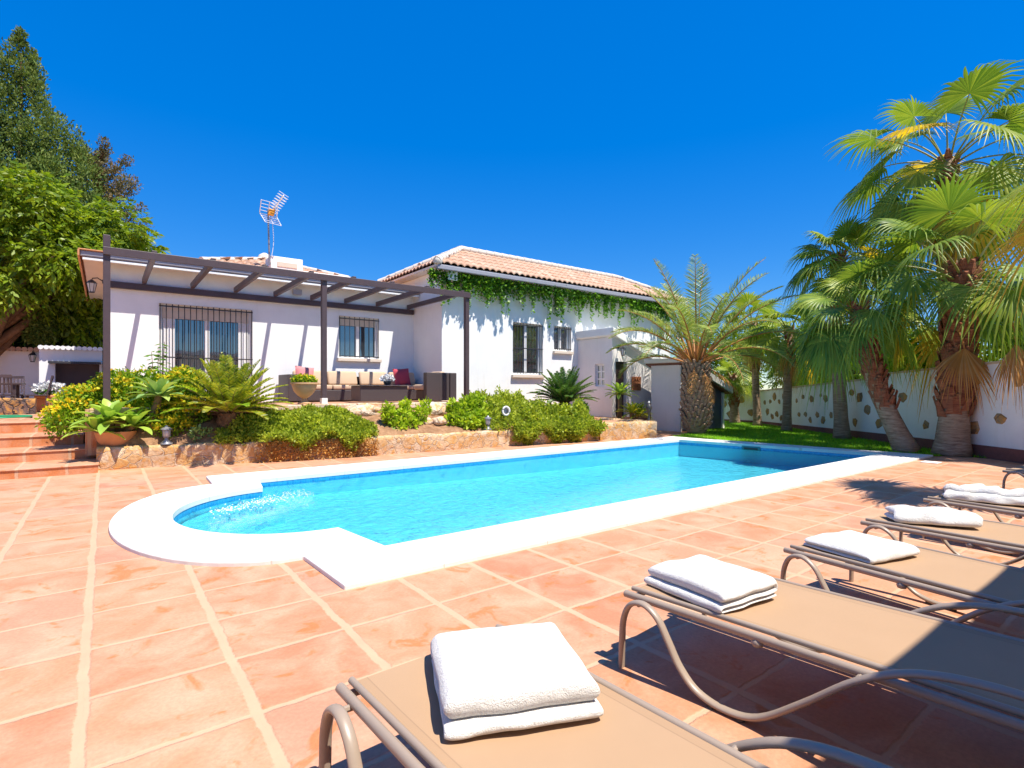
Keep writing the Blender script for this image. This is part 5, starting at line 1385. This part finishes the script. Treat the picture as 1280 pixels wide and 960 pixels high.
def pillow(label, c, w, h, mat, ry, rx, group=None):
    g = MB(); n = 10; vs = []
    for sd in (1, -1):
        for j in range(n + 1):
            for i in range(n + 1):
                x = i / n * 2 - 1; z = j / n * 2 - 1; b = (max(0, (1 - x ** 2) * (1 - z ** 2))) ** .45
                vs.append((x * w / 2 * (1 - .06 * (1 - abs(z))), -sd * .085 * b, z * h / 2 * (1 - .06 * (1 - abs(x)))))
    m = (n + 1) ** 2; fs = []
    for j in range(n):
        for i in range(n):
            a = j * (n + 1) + i; fs += [(a, a + 1, a + n + 2, a + n + 1), (m + a, m + a + n + 1, m + a + n + 2, m + a + 1)]
    g.add(vs, fs); o = g.build('throw_pillow', mat, None, smooth=True); o.location = c; o.rotation_euler = (rx, ry, 0)
    return tag(o, label, 'pillow', 'pink throw pillows')
pillow('pale pink throw pillow leaning in the left corner of the sofa', (3.98, 13.84, TZ + .66), .46, .46, M['pink_pale'], .1, -.25)
pillow('deep pink square throw pillow leaning at the right end of the sofa', (6.62, 13.84, TZ + .66), .48, .48, M['pink'], -.06, -.25)
tp = thing('potted_plant', 'small white and black flower pot standing on the coffee table', 'plant pot', (5.5, 12.3, TZ + .42))
g = MB(); g.lathe([(.07, 0), (.09, .05), (.10, .10), (.085, .10)], (5.5, 12.3, TZ + .421), 14); g.build('pot', M['black_metal'], tp, smooth=True)
g = MB(); g.np_add(*lump_cloud([(5.5, 12.3, TZ + .585, .14, .09, .075)], 260, .06, .8)); g.build('flowers', M['frame_white'], tp)
# urn with flowers on the terrace edge
ur = thing('stone_urn', 'cream footed urn on the terrace edge left of the middle pergola post', 'urn', (3.22, 11.2, .965))
g = MB(); g.lathe([(.13, 0), (.13, .03), (.06, .06), (.05, .12), (.12, .17), (.20, .26), (.235, .36), (.24, .40), (.265, .41), (.265, .44), (.22, .44), (.20, .38)], (3.22, 11.2, .972), 24); g.build('bowl', M['urn'], ur, smooth=True, auto=40)
ufl = thing('urn_flowers', 'orange and yellow flowers growing in the cream urn', 'flowers', (3.22, 11.2, 1.4))
g = MB(); g.np_add(*lump_cloud([(3.12, 11.2, 1.46, .14, .12, .09), (3.32, 11.18, 1.45, .12, .12, .08), (3.22, 11.1, 1.43, .14, .1, .08)], 900, .055, .6)); g.build('leaves', M['lantana'], ufl)
g = MB(); g.np_add(*lump_cloud([(3.22, 11.18, 1.48, .22, .14, .09)], 320, .04, .9)); g.build('flowers', M['yellow_flower'], ufl)
# ------------------------------------------------------------------ garden lamps
def bollard(label, c):
    t = thing('garden_lamp', label, 'garden lamp', c, 'small lantern lamps in the flower bed')
    g = MB(); g.lathe([(.09, 0), (.085, .02), (.035, .07), (.03, .10), (.055, .12)], c, 12); g.build('base', M['grey_metal'], t, smooth=True, auto=40)
    g = MB(); g.lathe([(.045, .121), (.052, .24)], c, 12); g.build('glass', M['lamp_glass'], t, smooth=True)
    g = MB(); g.lathe([(.085, .241), (.08, .256), (.03, .285), (.012, .31), (.004, .315)], c, 12)
    for k in range(6):
        a = k * 1.047; g.bar((c[0] + .05 * math.cos(a), c[1] + .05 * math.sin(a), c[2] + .118), (c[0] + .058 * math.cos(a), c[1] + .058 * math.sin(a), c[2] + .245), .007, .007)
    g.build('cap', M['grey_metal'], t)
bollard('small grey lantern lamp on the stone wall below the flowering bush', (.82, 10.58, .37))
bollard('small grey lantern lamp among the lime shrubs near the round spotlight', (6.75, 9.80, .38))
t = thing('garden_spotlight', 'round white ring spotlight half buried in the lime ground cover', 'spotlight', (7.25, 9.82, .55))
g = MB(); c = Vector((7.25, 9.80, .78)); pts = [(c.x + .085 * math.cos(a) * .9, c.y - .085 * math.cos(a) * .3, c.z + .095 * math.sin(a)) for a in np.linspace(0, 2 * math.pi, 25)]
g.tube(pts, .022, 8, cap=False); g.build('ring', M['trim'], t, smooth=True)
g = MB(); pts2 = [(c.x, c.y + .03, c.z)]; g.tube([(c.x + .01, c.y + .03, c.z), (c.x + .02, c.y + .07, c.z)], [.07, .05], 14); g.tube([(c.x + .02, c.y + .06, c.z - .05), (c.x + .02, c.y + .07, .45)], .015, 8); g.build('lamp_body', M['grey_metal'], t)
# rocks in the bed
def rock(label, c, r, seed, group='boulders in the flower bed'):
    bm = bmesh.new(); bmesh.ops.create_icosphere(bm, subdivisions=4, radius=1)
    for v in bm.verts:
        q = v.co.copy(); f = 1 + .28 * noise.noise(q * 1.1 + Vector((seed, 0, 0))) + .10 * noise.noise(q * 3.2 + Vector((0, seed, 0))) + .03 * noise.noise(q * 9)
        v.co = Vector((q.x * r[0], q.y * r[1], q.z * r[2])) * f
    me = bpy.data.meshes.new('boulder'); bm.to_mesh(me); bm.free(); me.polygons.foreach_set('use_smooth', [True] * len(me.polygons)); me.materials.append(M['rock'])
    o = bpy.data.objects.new('boulder', me); COL.objects.link(o); o.location = c; tag(o, label, 'rock', group)
rock('largest pale boulder set at the terrace edge below the armchair', (5.95, 10.9, .78), (.36, .25, .20), 1)
rock('small pale boulder lying left below the largest one', (5.5, 10.35, .58), (.15, .13, .10), 2)
rock('small pale boulder lying right below the largest one', (5.83, 10.3, .58), (.19, .14, .10), 3)
rock('pale boulder between the urn and the lime shrub on the terrace edge', (4.35, 10.95, .80), (.45, .22, .15), 4)
# ------------------------------------------------------------------ wall fittings
def wall_lamp(label, c, out):
    t = thing('wall_lantern', label, 'lamp', c); c = Vector(c); out = Vector(out)
    g = MB(); g.tube([c, c + out * .10 + Vector((0, 0, .07)), c + out * .19 + Vector((0, 0, .05)), c + out * .20], .012, 7); g.tube([c - out * .004, c + out * .02], .045, 10); g.build('bracket', M['black_metal'], t)
    d = c + out * .20
    g = MB(); g.lathe([(.05, -.24), (.085, -.06)], d, 6); g.build('lamp_glass', M['lamp_glass'], t)
    g = MB(); g.lathe([(.05, -.262), (.055, -.241)], d, 6); g.lathe([(.10, -.058), (.06, -.01), (.01, .03)], d, 6)
    for k in range(6):
        a = k * 1.047; g.bar((d.x + .052 * math.cos(a), d.y + .052 * math.sin(a), d.z - .24), (d.x + .088 * math.cos(a), d.y + .088 * math.sin(a), d.z - .06), .01, .01)
    g.build('lamp_cage', M['black_metal'], t)
wall_lamp('black lantern hanging under the left eave of the house beside the tree', (-.02, 14.75, 3.62), (-1, 0, 0))
wall_lamp('black lantern on the corner of the porch above the door', (12.66, 11.295, 2.55), (0, -1, 0))
wall_lamp('black lantern on the patio back wall above the dining table', (-1.74, 21.995, 2.35), (0, -1, 0))
t = thing('floodlight', 'small grey floodlight box under the eave above the pergola', 'floodlight', (3.95, 14.48, 3.78))
g = MB(); g.box(3.85, 4.07, 14.36, 14.44, 3.70, 3.84); g.build('housing', M['gutter'], t, bevel=.01)
g = MB(); g.tube([(3.96, 14.44, 3.77), (3.96, 14.498, 3.77)], .02, 8); g.build('bracket', M['gutter'], t)
t = thing('wall_plaque', 'square terracotta relief plaque on the porch wall right of the door', 'plaque', (13.5, 11.28, 1.45))
g = MB(); g.box(13.28, 13.72, 11.262, 11.297, 1.22, 1.66); g.build('panel', M['plaque'], t, bevel=.012)
g = MB(); r_ = random.Random(3)
for i in range(3):
    for j in range(2): g.tube([(13.36 + .13 * i, 11.262, 1.32 + .2 * j), (13.40 + .12 * i, 11.245, 1.40 + .2 * j), (13.46 + .1 * i, 11.262, 1.34 + .2 * j)], .02, 6)
g.build('relief', M['plaque'], t)
t = thing('statue_lamp', 'dark metal figure lamp standing on the stone planter wall beside the shed', 'lamp', (11.75, 9.6, .41))
c = (11.42, 9.12, .44); g = MB(); g.lathe([(.06, 0), (.045, .03), (.025, .08), (.02, .18), (.04, .24), (.075, .30), (.085, .35), (.05, .42), (.02, .45)], c, 12); g.build('stand', M['black_metal'], t, smooth=True)
g = MB(); g.lathe([(.015, .452), (.035, .48), (.012, .52)], c, 10); g.build('shade', M['lamp_glass'], t)
# pots
def pot(label, c, r, h, mat, name='flower_pot', cat='pot', group=None):
    t = thing(name, label, cat, c, group); g = MB()
    g.lathe([(r * .68, 0), (r * .85, h * .45), (r * .95, h * .82), (r * 1.08, h * .83), (r * 1.08, h), (r * .9, h), (r * .88, h * .85)], c, 20, cap=True); g.build('pot_body', mat, t, smooth=True, auto=40)
    g = MB(); g.lathe([(.01, h * .88), (r * .885, h * .88)], c, 16, cap=False); g.build('soil', M['soil'], t)
pot('round orange terracotta pot beside the dark cycad at the wing wall', (10.95, 11.35, .41), .17, .36, M['terracotta_pot'])
pot('wide tan clay pot left of the round orange pot by the wing wall', (10.55, 11.25, .41), .2, .30, M['urn'])
pot('large round clay pot at the top of the steps left of the flowering bush', (-.58, 13.4, .69), .27, .40, M['urn'])
t = thing('planter_box', 'square orange terracotta planter on the patio before the back wall', 'planter', (-1.16, 18.55, .682))
g = MB(); g.box(-1.40, -.92, 18.3, 18.8, .684, 1.04); g.box(-1.43, -.89, 18.26, 18.84, 1.041, 1.12); g.build('box', M['terracotta_pot'], t, bevel=.02)
t = thing('white_flowers', 'white flowers growing in the square orange planter', 'flowers', (-1.16, 18.55, 1.12))
g = MB(); g.np_add(*lump_cloud([(-1.17, 18.55, 1.27, .29, .2, .15)], 700, .09, .8)); g.build('flowers', M['frame_white'], t)
g = MB(); g.np_add(*lump_cloud([(-1.16, 18.55, 1.17, .23, .2, .07)], 500, .09, .5)); g.build('leaves', M['ivy'], t)
pts = []
for k in range(60):
    a = k / 59 * 2 * math.pi * 1.35 + .2; pts.append((-1.95 + .75 * math.cos(a) * (1 + .05 * math.sin(3 * a)), 14.75 + .42 * math.sin(a), .70 + .0006 * k))
pts += [(-3.2, 15.0, .70), (-6, 15.2, .70)]
g = MB(); g.tube(pts, .016, 7); tag(g.build('garden_hose', M['hose'], None, smooth=True), 'green garden hose lying in a loop on the patio at the top of the steps', 'hose')
# dining set and low dark wall
rough_wall('low_stone_wall', [(-6, 16.9), (-3.5, 16.9), (-1.3, 16.9)], .66, 1.06, .35, M['dark_stone'], 'low dark stacked stone wall on the patio in front of the dining table', 'wall')
dt = thing('dining_table', 'dark wooden dining table on the patio behind the low stone wall', 'table', (-2.9, 18.2, .682))
g = MB(); g.box(-4.4, -1.62, 17.8, 18.7, 1.38, 1.43); g.build('table_top', M['dark_wood'], dt, bevel=.008)
for x in (-4.2, -1.78):
    for y in (17.9, 18.6): g = MB(); g.box(x - .045, x + .045, y - .045, y + .045, .684, 1.378); g.build('leg', M['dark_wood'], dt)
def chair(label, x, y, rz):
    t = thing('dining_chair', label, 'chair', (x, y, .682), 'dining chairs on the patio'); t.rotation_euler = (0, 0, rz)
    def ad(g, n, m): 
        o = g.build(n, m); o.parent = t
    g = MB(); g.box(-.22, .22, -.22, .22, .42, .45); ad(g, 'seat', M['dark_wood'])
    for sx in (-1, 1):
        for sy in (-1, 1):
            g = MB(); g.bar((sx * .20, sy * .20, 0.002), (sx * .19, sy * .19, .418), .035, .035); ad(g, 'leg', M['dark_wood'])
    g = MB(); 
    for sx in (-1, 1): g.bar((sx * .20, -.2, .452), (sx * .19, -.30, .92), .03, .03)
    for k in range(5): g.bar((-.15 + .075 * k, -.215, .50), (-.14 + .07 * k, -.295, .89), .03, .015)
    g.bar((-.2, -.30, .9), (.2, -.30, .9), .03, .07); ad(g, 'backrest', M['dark_wood'])
chair('dark dining chair at the right end of the patio table, turned sideways', -1.36, 18.15, math.pi / 2 * 3 + math.pi)
chair('dark dining chair on the near side of the patio table, left one', -2.6, 17.55, 0)
chair('dark dining chair on the near side of the patio table, right one', -1.95, 17.55, 0)
chair('dark dining chair on the far side of the patio table', -1.9, 19.0, math.pi)
# ------------------------------------------------------------------ TV antenna
t = thing('tv_antenna', 'white rooftop television antenna with a folded grid reflector on a tall pole', 'antenna', (3.72, 15.6, 4.2))
def pp(x, y, v):     # a point on the plane y=v seen in the picture's direction
    dx = (x - 640) / 673; k = v / (.798 - .602 * dx); return Vector(((.604 + .797 * dx) * k, v, 1.3 - (y - 485) / 673 * k))
v0 = 15.0
g = MB(); g.tube([pp(336.5, 331, v0), pp(334.5, 262, v0)], .022, 8); g.build('pole', M['grey_metal'], t)
g = MB()
TL, TR = pp(326, 249.5, v0), pp(347, 255, v0 - .1); ML, MR = pp(324, 266, v0 + .3), pp(345.5, 271.5, v0 + .2); BL, BR = pp(331, 277, v0 - .25), pp(351, 282, v0 - .35)
for a, b, c, d in ((TL, TR, ML, MR), (ML, MR, BL, BR)):
    for k in range(5): g.bar(a.lerp(c, k / 4), b.lerp(d, k / 4), .013, .013)
    for k in range(3): g.bar(a.lerp(b, k / 2), c.lerp(d, k / 2), .018, .018)
g.build('reflector', M['antenna'], t)
g = MB(); a, b = pp(338, 266, v0 + .1), pp(354, 244, v0 - .5)
g.bar(a, b, .03, .03)
d = (b - a).normalized(); s = Vector((.8, .1, -.35)).normalized()
for k in range(7):
    c = a.lerp(b, .22 + .78 * k / 6)
    for q in (-1, 1):
        g.bar(c + d.cross(s) * .05 * q - s * .13, c + d.cross(s) * .05 * q + s * .13, .011, .011)
g.build('boom', M['antenna'], t)
g = MB(); c = pp(339, 265.5, v0 - .05); g.obox(c, (.075, 0, 0), (0, .05, 0), (.02, 0, .085)); g.build('dipole_box', M['orange'], t, bevel=.02)
g = MB(); g.tube(catmull([pp(340, 277, v0), pp(341.5, 300, v0), pp(340, 315, v0), pp(337, 328, v0)], 6), .009, 5); g.build('cable', M['antenna'], t)

# ------------------------------------------------------------------ camera, light, sky
cam = bpy.data.cameras.new('camera'); co = bpy.data.objects.new('camera', cam); COL.objects.link(co)
cam.sensor_width = 36; cam.lens = 36 * 673 / 1280; cam.shift_y = 5 / 1280; cam.clip_end = 2000; cam.clip_start = .02
co.location = (0, 0, 1.3); co.rotation_euler = (R(90), 0, -math.atan2(.604, .798)); SC.camera = co
sd = Vector((.15, -.44, 1)).normalized()
sun = bpy.data.lights.new('sun', 'SUN'); so = bpy.data.objects.new('sun', sun); COL.objects.link(so)
sun.energy = 4.3; sun.angle = R(.5); sun.color = (1, .94, .83)
so.rotation_euler = sd.to_track_quat('Z', 'Y').to_euler()
w = bpy.data.worlds.new('World'); SC.world = w; w.use_nodes = True; nt = w.node_tree
sky = nt.nodes.new('ShaderNodeTexSky'); sky.sky_type = 'NISHITA'; sky.sun_disc = False
sky.sun_elevation = math.asin(sd.z); sky.sun_rotation = math.atan2(sd.x, sd.y)
sky.altitude = 1500; sky.air_density = 1.0; sky.dust_density = 0.0; sky.ozone_density = 6.0
sc_ = nt.nodes.new('ShaderNodeSeparateColor'); sc_.mode = 'HSV'; cc_ = nt.nodes.new('ShaderNodeCombineColor'); cc_.mode = 'HSV'   # deeper, more even summer blue
nt.links.new(sky.outputs[0], sc_.inputs[0])
def wm(op, a, b, clamp=False):
    m = nt.nodes.new('ShaderNodeMath'); m.operation = op; m.use_clamp = clamp; m.inputs[1].default_value = b; nt.links.new(a, m.inputs[0]); return m.outputs[0]
nt.links.new(wm('ADD', sc_.outputs[0], .006), cc_.inputs[0]); nt.links.new(wm('MULTIPLY', sc_.outputs[1], 1.345, True), cc_.inputs[1])
nt.links.new(wm('MULTIPLY', wm('POWER', sc_.outputs[2], .38), 1.78), cc_.inputs[2])
nt.links.new(cc_.outputs[0], nt.nodes['Background'].inputs[0])
nt.nodes['Background'].inputs[1].default_value = .15
SC.view_settings.view_transform = 'Standard'; SC.view_settings.look = 'None'; SC.view_settings.exposure = .88; SC.view_settings.gamma = 1
SC.render.engine = 'CYCLES'
cy = SC.cycles; cy.max_bounces = 8; cy.transparent_max_bounces = 16; cy.diffuse_bounces = 4; cy.use_denoising = True; cy.sample_clamp_indirect = 6; cy.caustics_reflective = False; cy.caustics_refractive = False
